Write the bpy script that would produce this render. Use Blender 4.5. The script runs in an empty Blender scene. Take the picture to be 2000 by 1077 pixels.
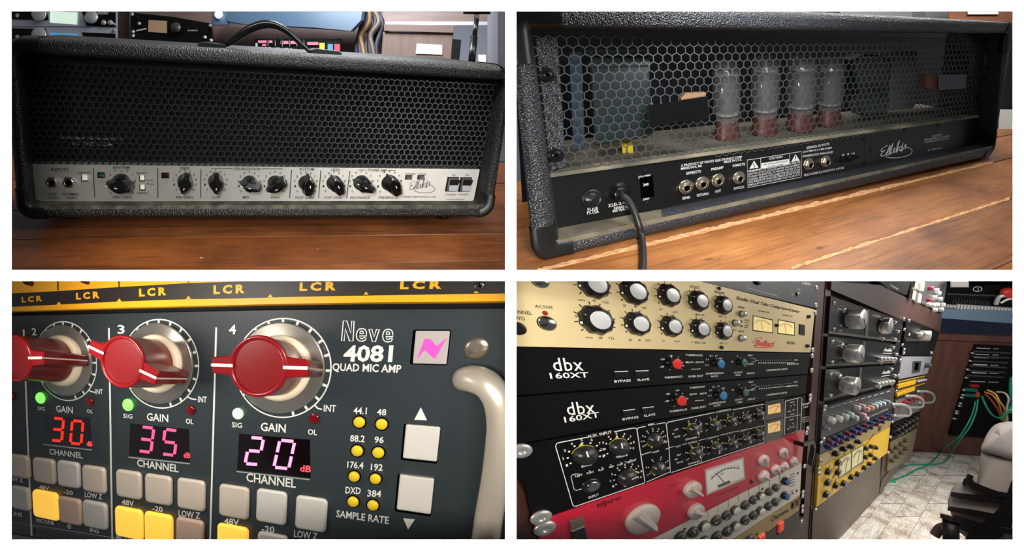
import bpy, bmesh, math, random
import numpy as np
from mathutils import Vector, Matrix
random.seed(7)
PI = math.pi
C = bpy.context.scene.collection
S = bpy.context.scene

# ---------------------------------------------------------------- camera, world, lights, exposure
FPX = 800.0                       # focal length in pixels of the 2000 x 1077 frame
cam = bpy.data.cameras.new('camera'); cam.sensor_fit = 'HORIZONTAL'; cam.sensor_width = 36.0
cam.lens = 36.0 * FPX / 2000.0; cam.clip_start = 0.01; cam.clip_end = 60
camo = bpy.data.objects.new('camera', cam); C.objects.link(camo)
camo.location = (0, 0, 0); camo.rotation_euler = (PI / 2, 0, 0); S.camera = camo
w = bpy.data.worlds.new('studio'); S.world = w; w.use_nodes = True
w.node_tree.nodes['Background'].inputs[0].default_value = (0.85, 0.9, 1.0, 1)
w.node_tree.nodes['Background'].inputs[1].default_value = 0.12
S.view_settings.view_transform = 'Standard'; S.view_settings.look = 'None'
S.view_settings.exposure = 0.0; S.view_settings.gamma = 1.0; S.view_settings.use_curve_mapping = False

def area(name, loc, target, size, watt, col=(1, .95, .88), sy=None, spread=PI):
    l = bpy.data.lights.new(name, 'AREA'); l.energy = watt; l.color = col; l.size = size
    if sy: l.shape = 'RECTANGLE'; l.size_y = sy
    l.spread = spread
    o = bpy.data.objects.new(name, l); C.objects.link(o); o.location = loc
    o.rotation_euler = (Vector(target) - Vector(loc)).to_track_quat('-Z', 'Y').to_euler()
    return o
# lamps over the two upper bays
area('ceiling_lamp', (-.6, .95, 2.1), (-.55, 1.05, 0), .8, 21, (1, .95, .86), .5)
area('ceiling_lamp', (.9, .85, 2.2), (.85, 1.05, .1), 1.0, 30, (1, .96, .9), .6)
area('ceiling_lamp', (-.9, 1.75, 1.9), (-.8, 2.5, 1.0), .8, 24, (.88, .94, 1), .4)
area('ceiling_lamp', (2.2, 1.6, 1.9), (2.1, 2.3, 1.0), .6, 16, (1, .97, .92), .4)
area('inner_fill', (-.5, .68, .66), (-.55, 1.1, .15), .5, 1.6, (.92, .96, 1), .08)  # unseen fills added behind the wall to brighten the amplifiers
area('inner_fill', (.75, .68, .66), (.8, 1.1, .12), .7, 4.0, (.88, .94, 1), .08)
area('front_fill', (-.14, -.05, .16), (-.6, 1.05, .24), .16, 1.9, (.94, .97, 1), .12, 1.6)  # fills added beside the camera for the upper bays
area('front_fill', (.14, -.05, .16), (.6, 1.0, .24), .16, 3.4, (.98, .98, 1), .12, 1.6)
# lower bays: fills added beside the viewer and inside, overhead light in the rack room
area('front_fill', (-.12, -.06, -.04), (-.62, 1.0, -.36), .2, 5.2, (1, .94, .86), .14, 1.6)
area('inner_fill', (-1.1, .70, -.14), (-1.0, 1.25, -.55), .3, 4.5, (1, .94, .86), .2)  # unseen fill added beside the faceplate to brighten its left
area('front_fill', (.22, -.05, -.03), (.4, .9, -.35), .25, 3.4, (1, .93, .84), .12, 1.5)
area('overhead_light', (1.5, 1.25, -.0085), (1.5, 1.25, -1), .8, 5, (1, .94, .86), .7)
area('overhead_light', (3.6, 3.0, -.012), (3.6, 3.0, -1), 1.6, 90, (1, .95, .88), 1.6)
area('overhead_light', (5.0, 3.4, -.02), (5.1, 4.3, -.6), 1.2, 30, (.9, .95, 1), .6)  # added light, hidden by the white band, to brighten the desk
area('side_fill', (4.6, 1.7, -.35), (2.6, 2.9, -.9), 1.3, 36, (1, .95, .88), .9)  # unseen fill added at the right to light rack and floor

# ---------------------------------------------------------------- frames of reference on the faces of the equipment
def ray(u, v): return Vector(((u - 1000.0) / FPX, 1.0, -(v - 538.5) / FPX))
def proj(X): return (1000 + FPX * X[0] / X[1], 538.5 - FPX * X[2] / X[1])

class Face:
    """A flat face standing in the scene: ex runs along it, ez up it, out away from it.
    (u, v) readings are carried onto the face; heights and radii are given in the same scale."""
    def __init__(s, ex, ez, out, o):
        s.ex, s.ez, s.out, s.o = Vector(ex), Vector(ez), Vector(out), Vector(o)
        s.n = s.ex.cross(s.ez).normalized(); s.on = s.out.dot(s.n)
        s.M = Matrix((s.ex, s.ez, s.out)).transposed().inverted()
    def shift(s, h): return Face(s.ex, s.ez, s.out, s.o + s.out * h)
    def P(s, u, v, h=0.0):
        r = ray(u, v); return r * ((s.o + s.out * h).dot(s.n) / r.dot(s.n))
    def px(s, u, v): return s.P(u, v).y / FPX
    def jac(s, u, v):
        X = s.P(u, v); e = 1e-4; b = proj(X)
        a = proj(X + s.ex * e); c = proj(X + s.ez * e)
        return (a[0]-b[0])/e, (a[1]-b[1])/e, (c[0]-b[0])/e, (c[1]-b[1])/e
    def q(s, u, v):                # face units per pixel of half height
        j = s.jac(u, v); return 1.0 / math.hypot(j[1], j[3])
    def L(s, X): return s.M @ (Vector(X) - s.o)
    def W(s, x, z, h=0): return s.o + s.ex * x + s.ez * z + s.out * h

def table_face(f, o, up):          # horizontal face through o: runs along f.ex and back along -f.out
    return Face(f.ex, -f.out, up, o)

# ---------------------------------------------------------------- materials
MATS = {}
def lin(c): return tuple(((x/255.)/12.92 if x/255. <= .04045 else ((x/255.+.055)/1.055)**2.4) for x in c)
def mat(name, col, rough=.5, metal=0., spec=.5, var=None, scale=(60, 60, 60), amt=.5, bump=0., bscale=None, detail=4,
        emis=None, trans=0., coat=0., alpha=1., kind='noise', lo=.35, hi=.7):
    if name in MATS: return MATS[name]
    m = bpy.data.materials.new(name); m.use_nodes = True; nt = m.node_tree; N = nt.nodes; Lk = nt.links
    b = N['Principled BSDF']
    b.inputs['Base Color'].default_value = (*lin(col), 1)
    b.inputs['Roughness'].default_value = rough; b.inputs['Metallic'].default_value = metal
    b.inputs['Specular IOR Level'].default_value = spec
    b.inputs['Transmission Weight'].default_value = trans; b.inputs['Coat Weight'].default_value = coat
    b.inputs['Alpha'].default_value = alpha
    if emis:
        b.inputs['Emission Color'].default_value = (*lin(col), 1); b.inputs['Emission Strength'].default_value = emis
    def coords(sc):
        a = N.new('ShaderNodeAttribute'); a.attribute_name = 'loc'
        mp = N.new('ShaderNodeMapping'); mp.inputs['Scale'].default_value = sc
        Lk.new(a.outputs['Vector'], mp.inputs['Vector']); return mp
    def tex(sc, k):
        mp = coords(sc)
        if k == 'voronoi':
            t = N.new('ShaderNodeTexVoronoi'); t.inputs['Scale'].default_value = 1; out = t.outputs['Distance']
        else:
            t = N.new('ShaderNodeTexNoise'); t.inputs['Scale'].default_value = 1; t.inputs['Detail'].default_value = detail
            out = t.outputs['Fac']
        Lk.new(mp.outputs[0], t.inputs['Vector']); return out
    if var:
        t = tex(scale, 'noise'); r = N.new('ShaderNodeValToRGB')
        r.color_ramp.elements[0].position = lo; r.color_ramp.elements[1].position = hi
        r.color_ramp.elements[0].color = (*lin(col), 1); r.color_ramp.elements[1].color = (*lin(var), 1)
        Lk.new(t, r.inputs[0]); Lk.new(r.outputs[0], b.inputs['Base Color'])
    if bump:
        t = tex(bscale or scale, kind); bp = N.new('ShaderNodeBump'); bp.inputs['Strength'].default_value = bump
        bp.inputs['Distance'].default_value = .002
        Lk.new(t, bp.inputs['Height']); Lk.new(bp.outputs[0], b.inputs['Normal'])
    MATS[name] = m; return m

# ---------------------------------------------------------------- mesh building
class MB:
    def __init__(s): s.v, s.f, s.m, s.cm, s.mats, s.sm = [], [], [], 0, [], []
    def use(s, m):
        if m not in s.mats: s.mats.append(m)
        s.cm = s.mats.index(m); return s
    def add(s, vs, fs, smooth=False):
        b = len(s.v); s.v += [Vector(x) for x in vs]
        for f in fs: s.f.append([i + b for i in f]); s.m.append(s.cm); s.sm.append(smooth)
    def grid(s, loops, close=True, caps=(True, True), smooth=True, flip=False):
        n = len(loops[0]); vs = [p for l in loops for p in l]; fs = []
        for i in range(len(loops) - 1):
            for j in range(n if close else n - 1):
                k = (j + 1) % n; q = [i*n+j, i*n+k, (i+1)*n+k, (i+1)*n+j]
                fs.append(q[::-1] if flip else q)
        s.add(vs, fs, smooth)
        b = len(s.v) - len(vs)
        if caps[0]: s.f.append([b + i for i in range(n)][::(1 if flip else -1)]); s.m.append(s.cm); s.sm.append(False)
        if caps[1]: s.f.append([b + (len(loops)-1)*n + i for i in range(n)][::(-1 if flip else 1)]); s.m.append(s.cm); s.sm.append(False)

def make(name, mb, material=None, parent=None, fc=None, **props):
    if material is not None and not mb.mats: mb.mats = [material]
    lo = Vector((min(p[i] for p in mb.v) for i in range(3))); hi = Vector((max(p[i] for p in mb.v) for i in range(3)))
    o0 = Vector(((lo.x+hi.x)/2, (lo.y+hi.y)/2, lo.z))
    me = bpy.data.meshes.new(name)
    me.from_pydata([p - o0 for p in mb.v], [], mb.f); me.update()
    for m in mb.mats: me.materials.append(m)
    me.polygons.foreach_set('material_index', mb.m); me.polygons.foreach_set('use_smooth', mb.sm)
    at = me.attributes.new('loc', 'FLOAT_VECTOR', 'POINT')
    A = np.array([tuple(p) for p in mb.v], dtype=np.float64)
    if fc is not None: A = (A - np.array(fc.o)) @ np.array(fc.M).T
    at.data.foreach_set('vector', A.astype(np.float32).ravel())
    ob = bpy.data.objects.new(name, me); C.objects.link(ob)
    if parent is not None:
        ob.parent = parent; ob.location = o0 - wloc(parent)
    else: ob.location = o0
    ob['_w'] = tuple(o0)
    for k, v in props.items(): ob[k] = v
    return ob
def wloc(o): return Vector(o['_w'])
def thing(name, label, cat, loc, group=None):
    o = bpy.data.objects.new(name, None); o.empty_display_size = .02; C.objects.link(o); o.location = loc; o['_w'] = tuple(loc)
    o['label'] = label; o['category'] = cat
    if group: o['group'] = group
    return o

def lathe(mb, f, u, v, prof, seg=20, h0=0.0, flute=0, fa=.06, X=None, hs=None, rot=0, smooth=True, cap0=False, q=None):
    """turned body standing on the face at (u, v): prof = [(radius px, height px)]"""
    X = f.P(u, v, h0) if X is None else X
    q = q or f.q(u, v); hs = hs or f.px(u, v); loops = []
    for r, h in prof:
        L = []
        for i in range(seg):
            a = rot + 2*PI*i/seg; rr = r*q*(1 + (fa*math.cos(flute*(a-rot)) if flute else 0))
            L.append(X + f.ex*(rr*math.cos(a)) + f.ez*(rr*math.sin(a)) + f.out*(h*hs))
        loops.append(L)
    mb.grid(loops, True, (cap0, True), smooth); return mb

def outline(mb, pts0, d, loops=None):
    """extrude closed outline pts0 (counter-clockwise seen from outside) backwards by vector -d"""
    mb.grid([[p - d for p in pts0], list(pts0)], True, (True, True), False)

def area2(uv): return sum(uv[i][0]*uv[(i+1) % len(uv)][1] - uv[(i+1) % len(uv)][0]*uv[i][1] for i in range(len(uv)))
def poly(mb, f, uv, h1=0.0, h0=-.01, bev=0):
    """prism whose front outline is read at (u, v) on the plane h1 and which runs back to h0"""
    if area2(uv) > 0: uv = uv[::-1]
    front = [f.P(u, v, h1) for u, v in uv]; d = f.out*(h1 - h0)
    if not bev: outline(mb, front, d)
    else:
        c = sum(front, Vector())/len(front)
        ins = [p + (c - p).normalized()*bev for p in front]
        mb.grid([[p - d for p in front], [p - f.out*bev*.8 for p in front], ins], True, (True, True), False)
    return mb

def rrect(w, h, r, n=3):
    pts = []
    for cx, cy, a0 in ((w/2-r, h/2-r, 0), (-w/2+r, h/2-r, 90), (-w/2+r, -h/2+r, 180), (w/2-r, -h/2+r, 270)):
        for i in range(n + 1):
            a = math.radians(a0 + 90*i/n); pts.append((cx + r*math.cos(a), cy + r*math.sin(a)))
    return pts
def box(mb, f, u, v, wu, hv, hp, rad=0, inset=0, h0=0.0, n=3, ang=0, smooth=False, base=-1):
    """block standing on the face, centred at (u, v), wu x hv px wide and high, hp px proud"""
    j = f.jac(u, v); a = wu/abs(j[0]); b = hv/abs(j[3]); px = f.px(u, v); X = f.P(u, v, h0 + hp*px) - f.out*(hp*px)
    r = rad/abs(j[3]); ca, sa = math.cos(math.radians(ang)), math.sin(math.radians(ang))
    def lp(k, h):
        pts = rrect(a - 2*k, b - 2*k, max(r - k*.5, 1e-5), n) if rad else [(a/2-k, b/2-k), (-a/2+k, b/2-k), (-a/2+k, -b/2+k), (a/2-k, -b/2+k)]
        return [X + f.ex*(x*ca - z*sa) + f.ez*(x*sa + z*ca) + f.out*(h*px) for x, z in pts]
    if inset:
        k = inset/abs(j[3])
        mb.grid([lp(0, base), lp(0, hp - inset), lp(k*.35, hp - inset*.3), lp(k, hp)], True, (True, True), smooth)
    else: mb.grid([lp(0, base), lp(0, hp)], True, (True, True), False)
    return mb

def pline(mb, f, pts, w, h=.35, close=False):
    """printed line: flat ribbon on the face through the readings pts"""
    n = len(pts); L, R = [], []
    for i in range(n):
        a = pts[i-1] if (i or close) else pts[0]; b = pts[(i+1) % n] if (i < n-1 or close) else pts[-1]
        dx, dy = b[0]-a[0], b[1]-a[1]; l = math.hypot(dx, dy) or 1; nx, ny = -dy/l*w/2, dx/l*w/2
        u, v = pts[i]; k = f.out*(h*f.px(u, v))
        L.append(f.P(u+nx, v+ny) + k); R.append(f.P(u-nx, v-ny) + k)
    fs = [[i, (i+1) % n, n+(i+1) % n, n+i] for i in range(n if close else n-1)]
    mb.add(L + R, fs)
def ticks(mb, f, u, v, r0, r1, w, angs, h=.35, hh0=0.0):
    q = f.q(u, v); X = f.P(u, v, hh0) + f.out*(h*f.px(u, v))
    for a in angs:
        a = math.radians(a); c, s = math.cos(a), math.sin(a); k = w*q/2
        e = lambda r, t: X + f.ex*(r*q*c - t*s) + f.ez*(r*q*s + t*c)
        mb.add([e(r0, -k), e(r1, -k), e(r1, k), e(r0, k)], [[0, 1, 2, 3]])
def ringarc(mb, f, u, v, r, w, a0=0, a1=360, n=40, h=.35):
    q = f.q(u, v); X = f.P(u, v) + f.out*(h*f.px(u, v)); full = abs(a1-a0) >= 360
    A = [math.radians(a0 + (a1-a0)*i/n) for i in range(n if full else n+1)]
    e = lambda r, a: X + f.ex*(r*q*math.cos(a)) + f.ez*(r*q*math.sin(a))
    m = len(A); mb.add([e(r-w/2, a) for a in A] + [e(r+w/2, a) for a in A],
                       [[i, m+i, m+(i+1) % m, (i+1) % m] for i in range(m if full else m-1)])
def disc(mb, f, u, v, r, n=12, h=.35):
    q = f.q(u, v); X = f.P(u, v) + f.out*(h*f.px(u, v))
    mb.add([X + f.ex*(r*q*math.cos(2*PI*i/n)) + f.ez*(r*q*math.sin(2*PI*i/n)) for i in range(n)], [list(range(n))])

GL = {}
def glyphs(s, bold, sp=1.0):
    k = (s, bold, sp)
    if k not in GL:
        cu = bpy.data.curves.new('t', 'FONT'); cu.body = s; cu.resolution_u = 2; cu.offset = bold; cu.space_character = sp
        ob = bpy.data.objects.new('t', cu); me = bpy.data.meshes.new_from_object(ob)
        GL[k] = ([tuple(x.co) for x in me.vertices], [list(p.vertices) for p in me.polygons])
        bpy.data.objects.remove(ob); bpy.data.curves.remove(cu); bpy.data.meshes.remove(me)
    return GL[k]
def text(mb, f, s, u0, v0, u1, v1, hp, bold=.012, lean=0., sp=1.0, h=.4, up=None):
    """printed words: baseline from (u0, v0) to (u1, v1), capitals hp px high"""
    V, Fs = glyphs(s, bold, sp)
    if not V: return
    xa = min(p[0] for p in V); xb = max(p[0] for p in V); cap = .70
    P0, P1 = f.P(u0, v0), f.P(u1, v1); d = (P1-P0)/(xb-xa)
    j = f.jac((u0+u1)/2, (v0+v1)/2)
    U = f.ez*(hp/abs(j[3])/cap); k = f.out*(h*f.px(u0, v0))
    mb.add([P0 + d*(p[0]-xa + lean*p[1]) + U*p[1] + k for p in V], Fs)

def tube(mb, pts, r, seg=10, smooth=True, sub=6, caps=True):
    P = [Vector(p) for p in pts]; R = r if isinstance(r, (list, tuple)) else [r]*len(P)
    if sub > 1 and len(P) > 2:
        Q, RR = [], []
        for i in range(len(P)-1):
            a = P[max(i-1, 0)]; b = P[i]; c = P[i+1]; d = P[min(i+2, len(P)-1)]
            for k in range(sub):
                t = k/sub; Q.append(.5*((2*b)+(c-a)*t+(2*a-5*b+4*c-d)*t*t+(-a+3*b-3*c+d)*t**3)); RR.append(R[i]*(1-t)+R[i+1]*t)
        Q.append(P[-1]); RR.append(R[-1]); P, R = Q, RR
    loops = []; up = Vector((0.13, 0.21, 1)).normalized(); n0 = None
    for i in range(len(P)):
        t = (P[min(i+1, len(P)-1)] - P[max(i-1, 0)]).normalized()
        n0 = (up if n0 is None else n0); n0 = (n0 - t*n0.dot(t)).normalized(); b = t.cross(n0)
        loops.append([P[i] + (n0*math.cos(2*PI*k/seg) + b*math.sin(2*PI*k/seg))*R[i] for k in range(seg)])
    mb.grid(loops, True, (caps, caps), smooth); return mb
def smooth2(pts, sub=6):
    Q = []; n = len(pts)
    for i in range(n-1):
        a, b, c, d = pts[max(i-1, 0)], pts[i], pts[i+1], pts[min(i+2, n-1)]
        for k in range(sub):
            t = k/sub
            Q.append(tuple(.5*((2*b[j])+(c[j]-a[j])*t+(2*a[j]-5*b[j]+4*c[j]-d[j])*t*t+(-a[j]+3*b[j]-3*c[j]+d[j])*t**3) for j in (0, 1)))
    Q.append(tuple(pts[-1])); return Q
def wbox(mb, x0, x1, y0, y1, z0, z1):
    v = [(x, y, z) for x in (x0, x1) for y in (y0, y1) for z in (z0, z1)]
    mb.add(v, [[0, 1, 3, 2], [4, 6, 7, 5], [0, 4, 5, 1], [2, 3, 7, 6], [0, 2, 6, 4], [1, 5, 7, 3]]); return mb

# ---------------------------------------------------------------- the setting: a white display wall with four openings
WY = .60
def wx(u, y=WY): return (u-1000)/FPX*y
def wz(v, y=WY): return -(v-538.5)/FPX*y
M_WALL = mat('glowing_white', (255, 255, 254), .4, emis=1.02)  # emission added so the wall shows pure white
M_DARK = mat('matt_dark_board', (30, 28, 27), .9)
T = .006; M_WEDGE = mat('white_paint', (235, 235, 232), .7)
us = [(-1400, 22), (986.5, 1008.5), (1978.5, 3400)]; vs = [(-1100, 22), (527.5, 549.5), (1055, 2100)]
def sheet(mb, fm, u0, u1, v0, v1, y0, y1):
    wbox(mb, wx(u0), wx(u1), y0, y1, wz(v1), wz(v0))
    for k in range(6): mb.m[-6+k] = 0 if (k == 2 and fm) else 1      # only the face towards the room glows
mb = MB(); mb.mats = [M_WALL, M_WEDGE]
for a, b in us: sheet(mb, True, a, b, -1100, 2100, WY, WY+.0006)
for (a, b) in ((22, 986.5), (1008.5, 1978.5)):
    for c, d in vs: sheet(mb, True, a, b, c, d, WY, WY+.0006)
wf = make('wall_front', mb, None, kind='structure', label='white wall with four rectangular openings, glow added to keep it white')
mb = MB()
e = 10
for a, b in ((-1400, 22-e), (993, 1002), (1978.5+e, 3400)): wbox(mb, wx(a), wx(b), WY+.0008, WY+T, wz(2100), wz(-1100))
for (a, b) in ((22-e, 993), (1002, 1978.5+e)):
    for c, d in ((-1100, 22-e), (534, 543), (1055+e, 2100)): wbox(mb, wx(a), wx(b), WY+.0008, WY+T, wz(d), wz(c))
make('backing_board', mb, M_DARK, wf)
mb = MB(); wbox(mb, -2.2, 7.0, WY+T+.004, 6.4, -.0062, -.0052)  # unseen slab added to block light between upper and lower bays
make('light_divider', mb, M_DARK, kind='structure', label='unseen thin level board added to keep light from crossing between upper and lower bays')
# ================================================================ BAY 1: amplifier head seen from the front
T_PX = .001
out1 = -ray(379, 53)
A1, B1 = (.9211, .1551, .0272), (.2193, -.2507, .9125)
F1 = Face(A1, B1, out1, ray(500, 430)*1.0)
R1 = .038                          # recess of grille and control panel behind the rim
G1 = F1.shift(-R1)
TOLEX = mat('black_tolex', (26, 25, 23), .42, spec=.6, bump=.9, bscale=(330, 330, 330), kind='voronoi')
TOLEX_DUST = mat('dusty_tolex', (46, 44, 37), .6, var=(96, 90, 72), scale=(40, 40, 40), bump=.6, bscale=(330, 330, 330), kind='voronoi')
CORNER = mat('black_corner_plastic', (24, 24, 23), .38, bump=.15, bscale=(500, 500, 500))
BLACK = mat('black_plastic', (14, 14, 14), .3)
MATTB = mat('matt_black', (10, 10, 10), .8, spec=.2)
GRILLE = mat('black_grille_metal', (34, 34, 36), .42, metal=.1, spec=.3)
SILVER = mat('brushed_panel_metal', (168, 165, 158), .5, metal=.6, bump=.08, bscale=(30, 3000, 30))
CHROME = mat('nickel', (205, 200, 190), .18, metal=1)
PRINTK = mat('black_ink', (18, 18, 18), .7)
PRINTW = mat('white_ink', (215, 215, 210), .6)
HOLE = mat('dark_hole', (3, 3, 3), .9, spec=0)
WHITEB = mat('cream_button', (225, 220, 205), .45)

def wood(name, c1, c2, c3, sx, sz, dark=(40, 22, 12)):
    m = bpy.data.materials.new(name); m.use_nodes = True; nt = m.node_tree; N = nt.nodes; Lk = nt.links; b = N['Principled BSDF']
    a = N.new('ShaderNodeAttribute'); a.attribute_name = 'loc'
    def nz(sc, det, rough=.6, dist=0):
        mp = N.new('ShaderNodeMapping'); mp.inputs['Scale'].default_value = sc; Lk.new(a.outputs['Vector'], mp.inputs['Vector'])
        t = N.new('ShaderNodeTexNoise'); t.inputs['Scale'].default_value = 1; t.inputs['Detail'].default_value = det
        t.inputs['Roughness'].default_value = rough; t.inputs['Distortion'].default_value = dist
        Lk.new(mp.outputs[0], t.inputs['Vector']); return t.outputs['Fac']
    def ramp(fac, stops):
        r = N.new('ShaderNodeValToRGB'); e = r.color_ramp.elements
        while len(e) < len(stops): e.new(.5)
        for i, (p, c) in enumerate(stops): e[i].position = p; e[i].color = (*c, 1)
        Lk.new(fac, r.inputs[0]); return r.outputs[0]
    def mix(f, x, y, mode='MIX'):
        q = N.new('ShaderNodeMix'); q.data_type = 'RGBA'; q.blend_type = mode
        if hasattr(f, 'node'): Lk.new(f, q.inputs[0])
        else: q.inputs[0].default_value = f
        Lk.new(x, q.inputs[6]); Lk.new(y, q.inputs[7]); return q.outputs[2]
    grain = nz((sx, sz, 8), 8, .7, .6); blot = nz((sx*1.6, sz*.12, 8), 4); fine = nz((sx*5, sz*6, 30), 6)
    base = ramp(blot, [(.3, lin(c1)), (.52, lin(c2)), (.72, lin(c3))])
    g = ramp(grain, [(.3, (.45, .42, .4)), (.5, (1, 1, 1)), (.75, (1.0, .98, .95))])
    col = mix(.95, base, g, 'MULTIPLY')
    g2 = ramp(fine, [(.35, (.5, .46, .42)), (.6, (1, 1, 1))]); col = mix(.7, col, g2, 'MULTIPLY')
    kn = ramp(nz((sx*6, sz*.5, 8), 2), [(.70, (1, 1, 1)), (.78, tuple(x*1.2 for x in (.25, .18, .12)))]); col = mix(.8, col, kn, 'MULTIPLY')
    chip = ramp(nz((sx*16, sz*3, 60), 3), [(.735, (0, 0, 0)), (.76, (1, 1, 1))])
    cc = N.new('ShaderNodeRGB'); cc.outputs[0].default_value = (*lin((236, 196, 150)), 1)
    col = mix(chip, col, cc.outputs[0])
    Lk.new(col, b.inputs['Base Color']); b.inputs['Roughness'].default_value = .4; b.inputs['Specular IOR Level'].default_value = .3
    bp = N.new('ShaderNodeBump'); bp.inputs['Strength'].default_value = .35; bp.inputs['Distance'].default_value = .002
    Lk.new(grain, bp.inputs['Height']); Lk.new(bp.outputs[0], b.inputs['Normal'])
    MATS[name] = m; return m
WOOD1 = wood('orange_brown_pine', (84, 44, 18), (128, 70, 28), (158, 92, 40), 2.2, 34)
WOOD1B = wood('darker_brown_pine', (84, 46, 26), (118, 68, 36), (142, 86, 46), 2.2, 30)

def quadloop(f, Q, rad, h, n=5):
    """rounded outline through the corner readings Q (TL, TR, BR, BL) on plane h"""
    P = [f.P(u, v, 0) + f.out*h for u, v in Q]; out = []
    for i in (2, 1, 0, 3):         # BR, TR, TL, BL : counter-clockwise
        c = P[i]; a = P[{2: 3, 1: 2, 0: 1, 3: 0}[i]]; b = P[{2: 1, 1: 0, 0: 3, 3: 2}[i]]
        da = (a-c).normalized(); db = (b-c).normalized()
        for k in range(n+1):
            t = k/n; p0 = c+da*rad; p1 = c+db*rad
            out.append(p0*(1-t)**2 + c*2*t*(1-t)*.62 + c*2*t*(1-t)*.38*0 + (p0+p1)*.5*2*t*(1-t)*.38 + p1*t*t)
    return out
def rim(mb, f, QO, QI, sec, ro, ri, closed_back=True):
    loops = []
    for t, h in sec:
        a = quadloop(f, QO, ro, h); b = quadloop(f, QI, ri, h)
        loops.append([x*(1-t) + y*t for x, y in zip(a, b)])
    mb.grid(loops, True, (closed_back, False), True)

amp1 = thing('amplifier_head', 'black tolex amplifier head seen from the front with hexagon grille and silver control strip', 'amplifier',
             F1.P(500, 430))
QO1 = [(2, 70), (1006, 129), (964, 427), (31, 431)]; QI1 = [(31, 105), (990, 159), (945, 404), (57, 406)]
D1 = .24
mb = MB(); a = .014
rim(mb, F1, QO1, QI1, [(0, -D1), (0, -a*1.3), (.05, -a*.6), (.18, -a*.15), (.4, 0), (.7, 0), (.9, -a*.2), (1, -a*.8), (1, -R1-.004)], .034, .012)
make('cabinet_shell', mb, TOLEX, amp1, F1)
# corner protectors: slightly larger copies of the rim's corners
def corner(f, QO, QI, i, legs, ro, ri, lift, ex=1.0):
    """moulded cap wrapped over rim corner i; legs = length along the two sides as fractions"""
    hn, vn = {0: (1, 3), 1: (0, 2), 2: (3, 1), 3: (2, 0)}[i]      # horizontal and vertical neighbours
    O = [f.P(*q) for q in QO]; I = [f.P(*q) for q in QI]; c, ci = O[i], I[i]
    Hn, Vn = (O[hn]-c).normalized(), (O[vn]-c).normalized(); eh = c + (O[hn]-c)*legs[0]; ev = c + (O[vn]-c)*legs[1]
    def arc(k, ra):
        p0, p1 = k + Hn*ra, k + Vn*ra
        return [p0*(1-t)**2 + k*2*t*(1-t)*.62 + (p0+p1)*t*(1-t)*.38 + p1*t*t for t in (0, .2, .4, .6, .8, 1)]
    Ih, Iv = (I[hn]-ci).normalized(), (I[vn]-ci).normalized()
    po = [eh, eh.lerp(c + Hn*ro, .5)] + arc(c, ro) + [ev.lerp(c + Vn*ro, .5), ev]
    lh, lv = max((eh-ci).dot(Ih), ri*1.1), max((ev-ci).dot(Iv), ri*1.1)
    p0, p1 = ci + Ih*ri, ci + Iv*ri
    ai = [p0*(1-t)**2 + ci*2*t*(1-t)*.62 + (p0+p1)*t*(1-t)*.38 + p1*t*t for t in (0, .2, .4, .6, .8, 1)]
    pi_ = [ci + Ih*lh, (ci + Ih*lh).lerp(p0, .5)] + ai + [(ci + Iv*lv).lerp(p1, .5), ci + Iv*lv]
    loops = []
    for t, h in ((-.05, -.09), (-.05, -a*1.2), (.0, -a*.5), (.13, lift*.4), (.35, lift), (.72, lift), (.93, -a*.05), (1.03, -a*.8), (1.03, -a*2)):
        loops.append([o*(1-t) + p*t + f.out*h for o, p in zip(po, pi_)])
    mb = MB(); mb.grid(loops, False, (False, False), True, flip=(i in (1, 3)))
    return mb
for i, lg in ((0, (.058, .20)), (1, (.02, .12)), (2, (.035, .16)), (3, (.055, .18))):
    make('corner_protector', corner(F1, QO1, QI1, i, lg, .032, .012, .0025), CORNER, amp1, F1)
# dusty ledge between the rim and the control panel
mb = MB(); pts = [p + Vector(B1)*.002 for p in (F1.P(57, 405, 0)-F1.out*.004, F1.P(945, 403)-F1.out*.004, G1.P(931, 393), G1.P(69, 394))]
mb.add(pts + [p - Vector((0, 0, .01)) for p in pts], [[0, 1, 2, 3], [0, 4, 5, 1], [7, 6, 5, 4]])
make('ledge', mb, TOLEX_DUST, amp1, F1)
mb = MB(); poly(mb, G1, [(38, 100), (985, 155), (930, 398), (64, 400)], -.02, -.03)
make('baffle_board', mb, MATTB, amp1, F1)

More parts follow.
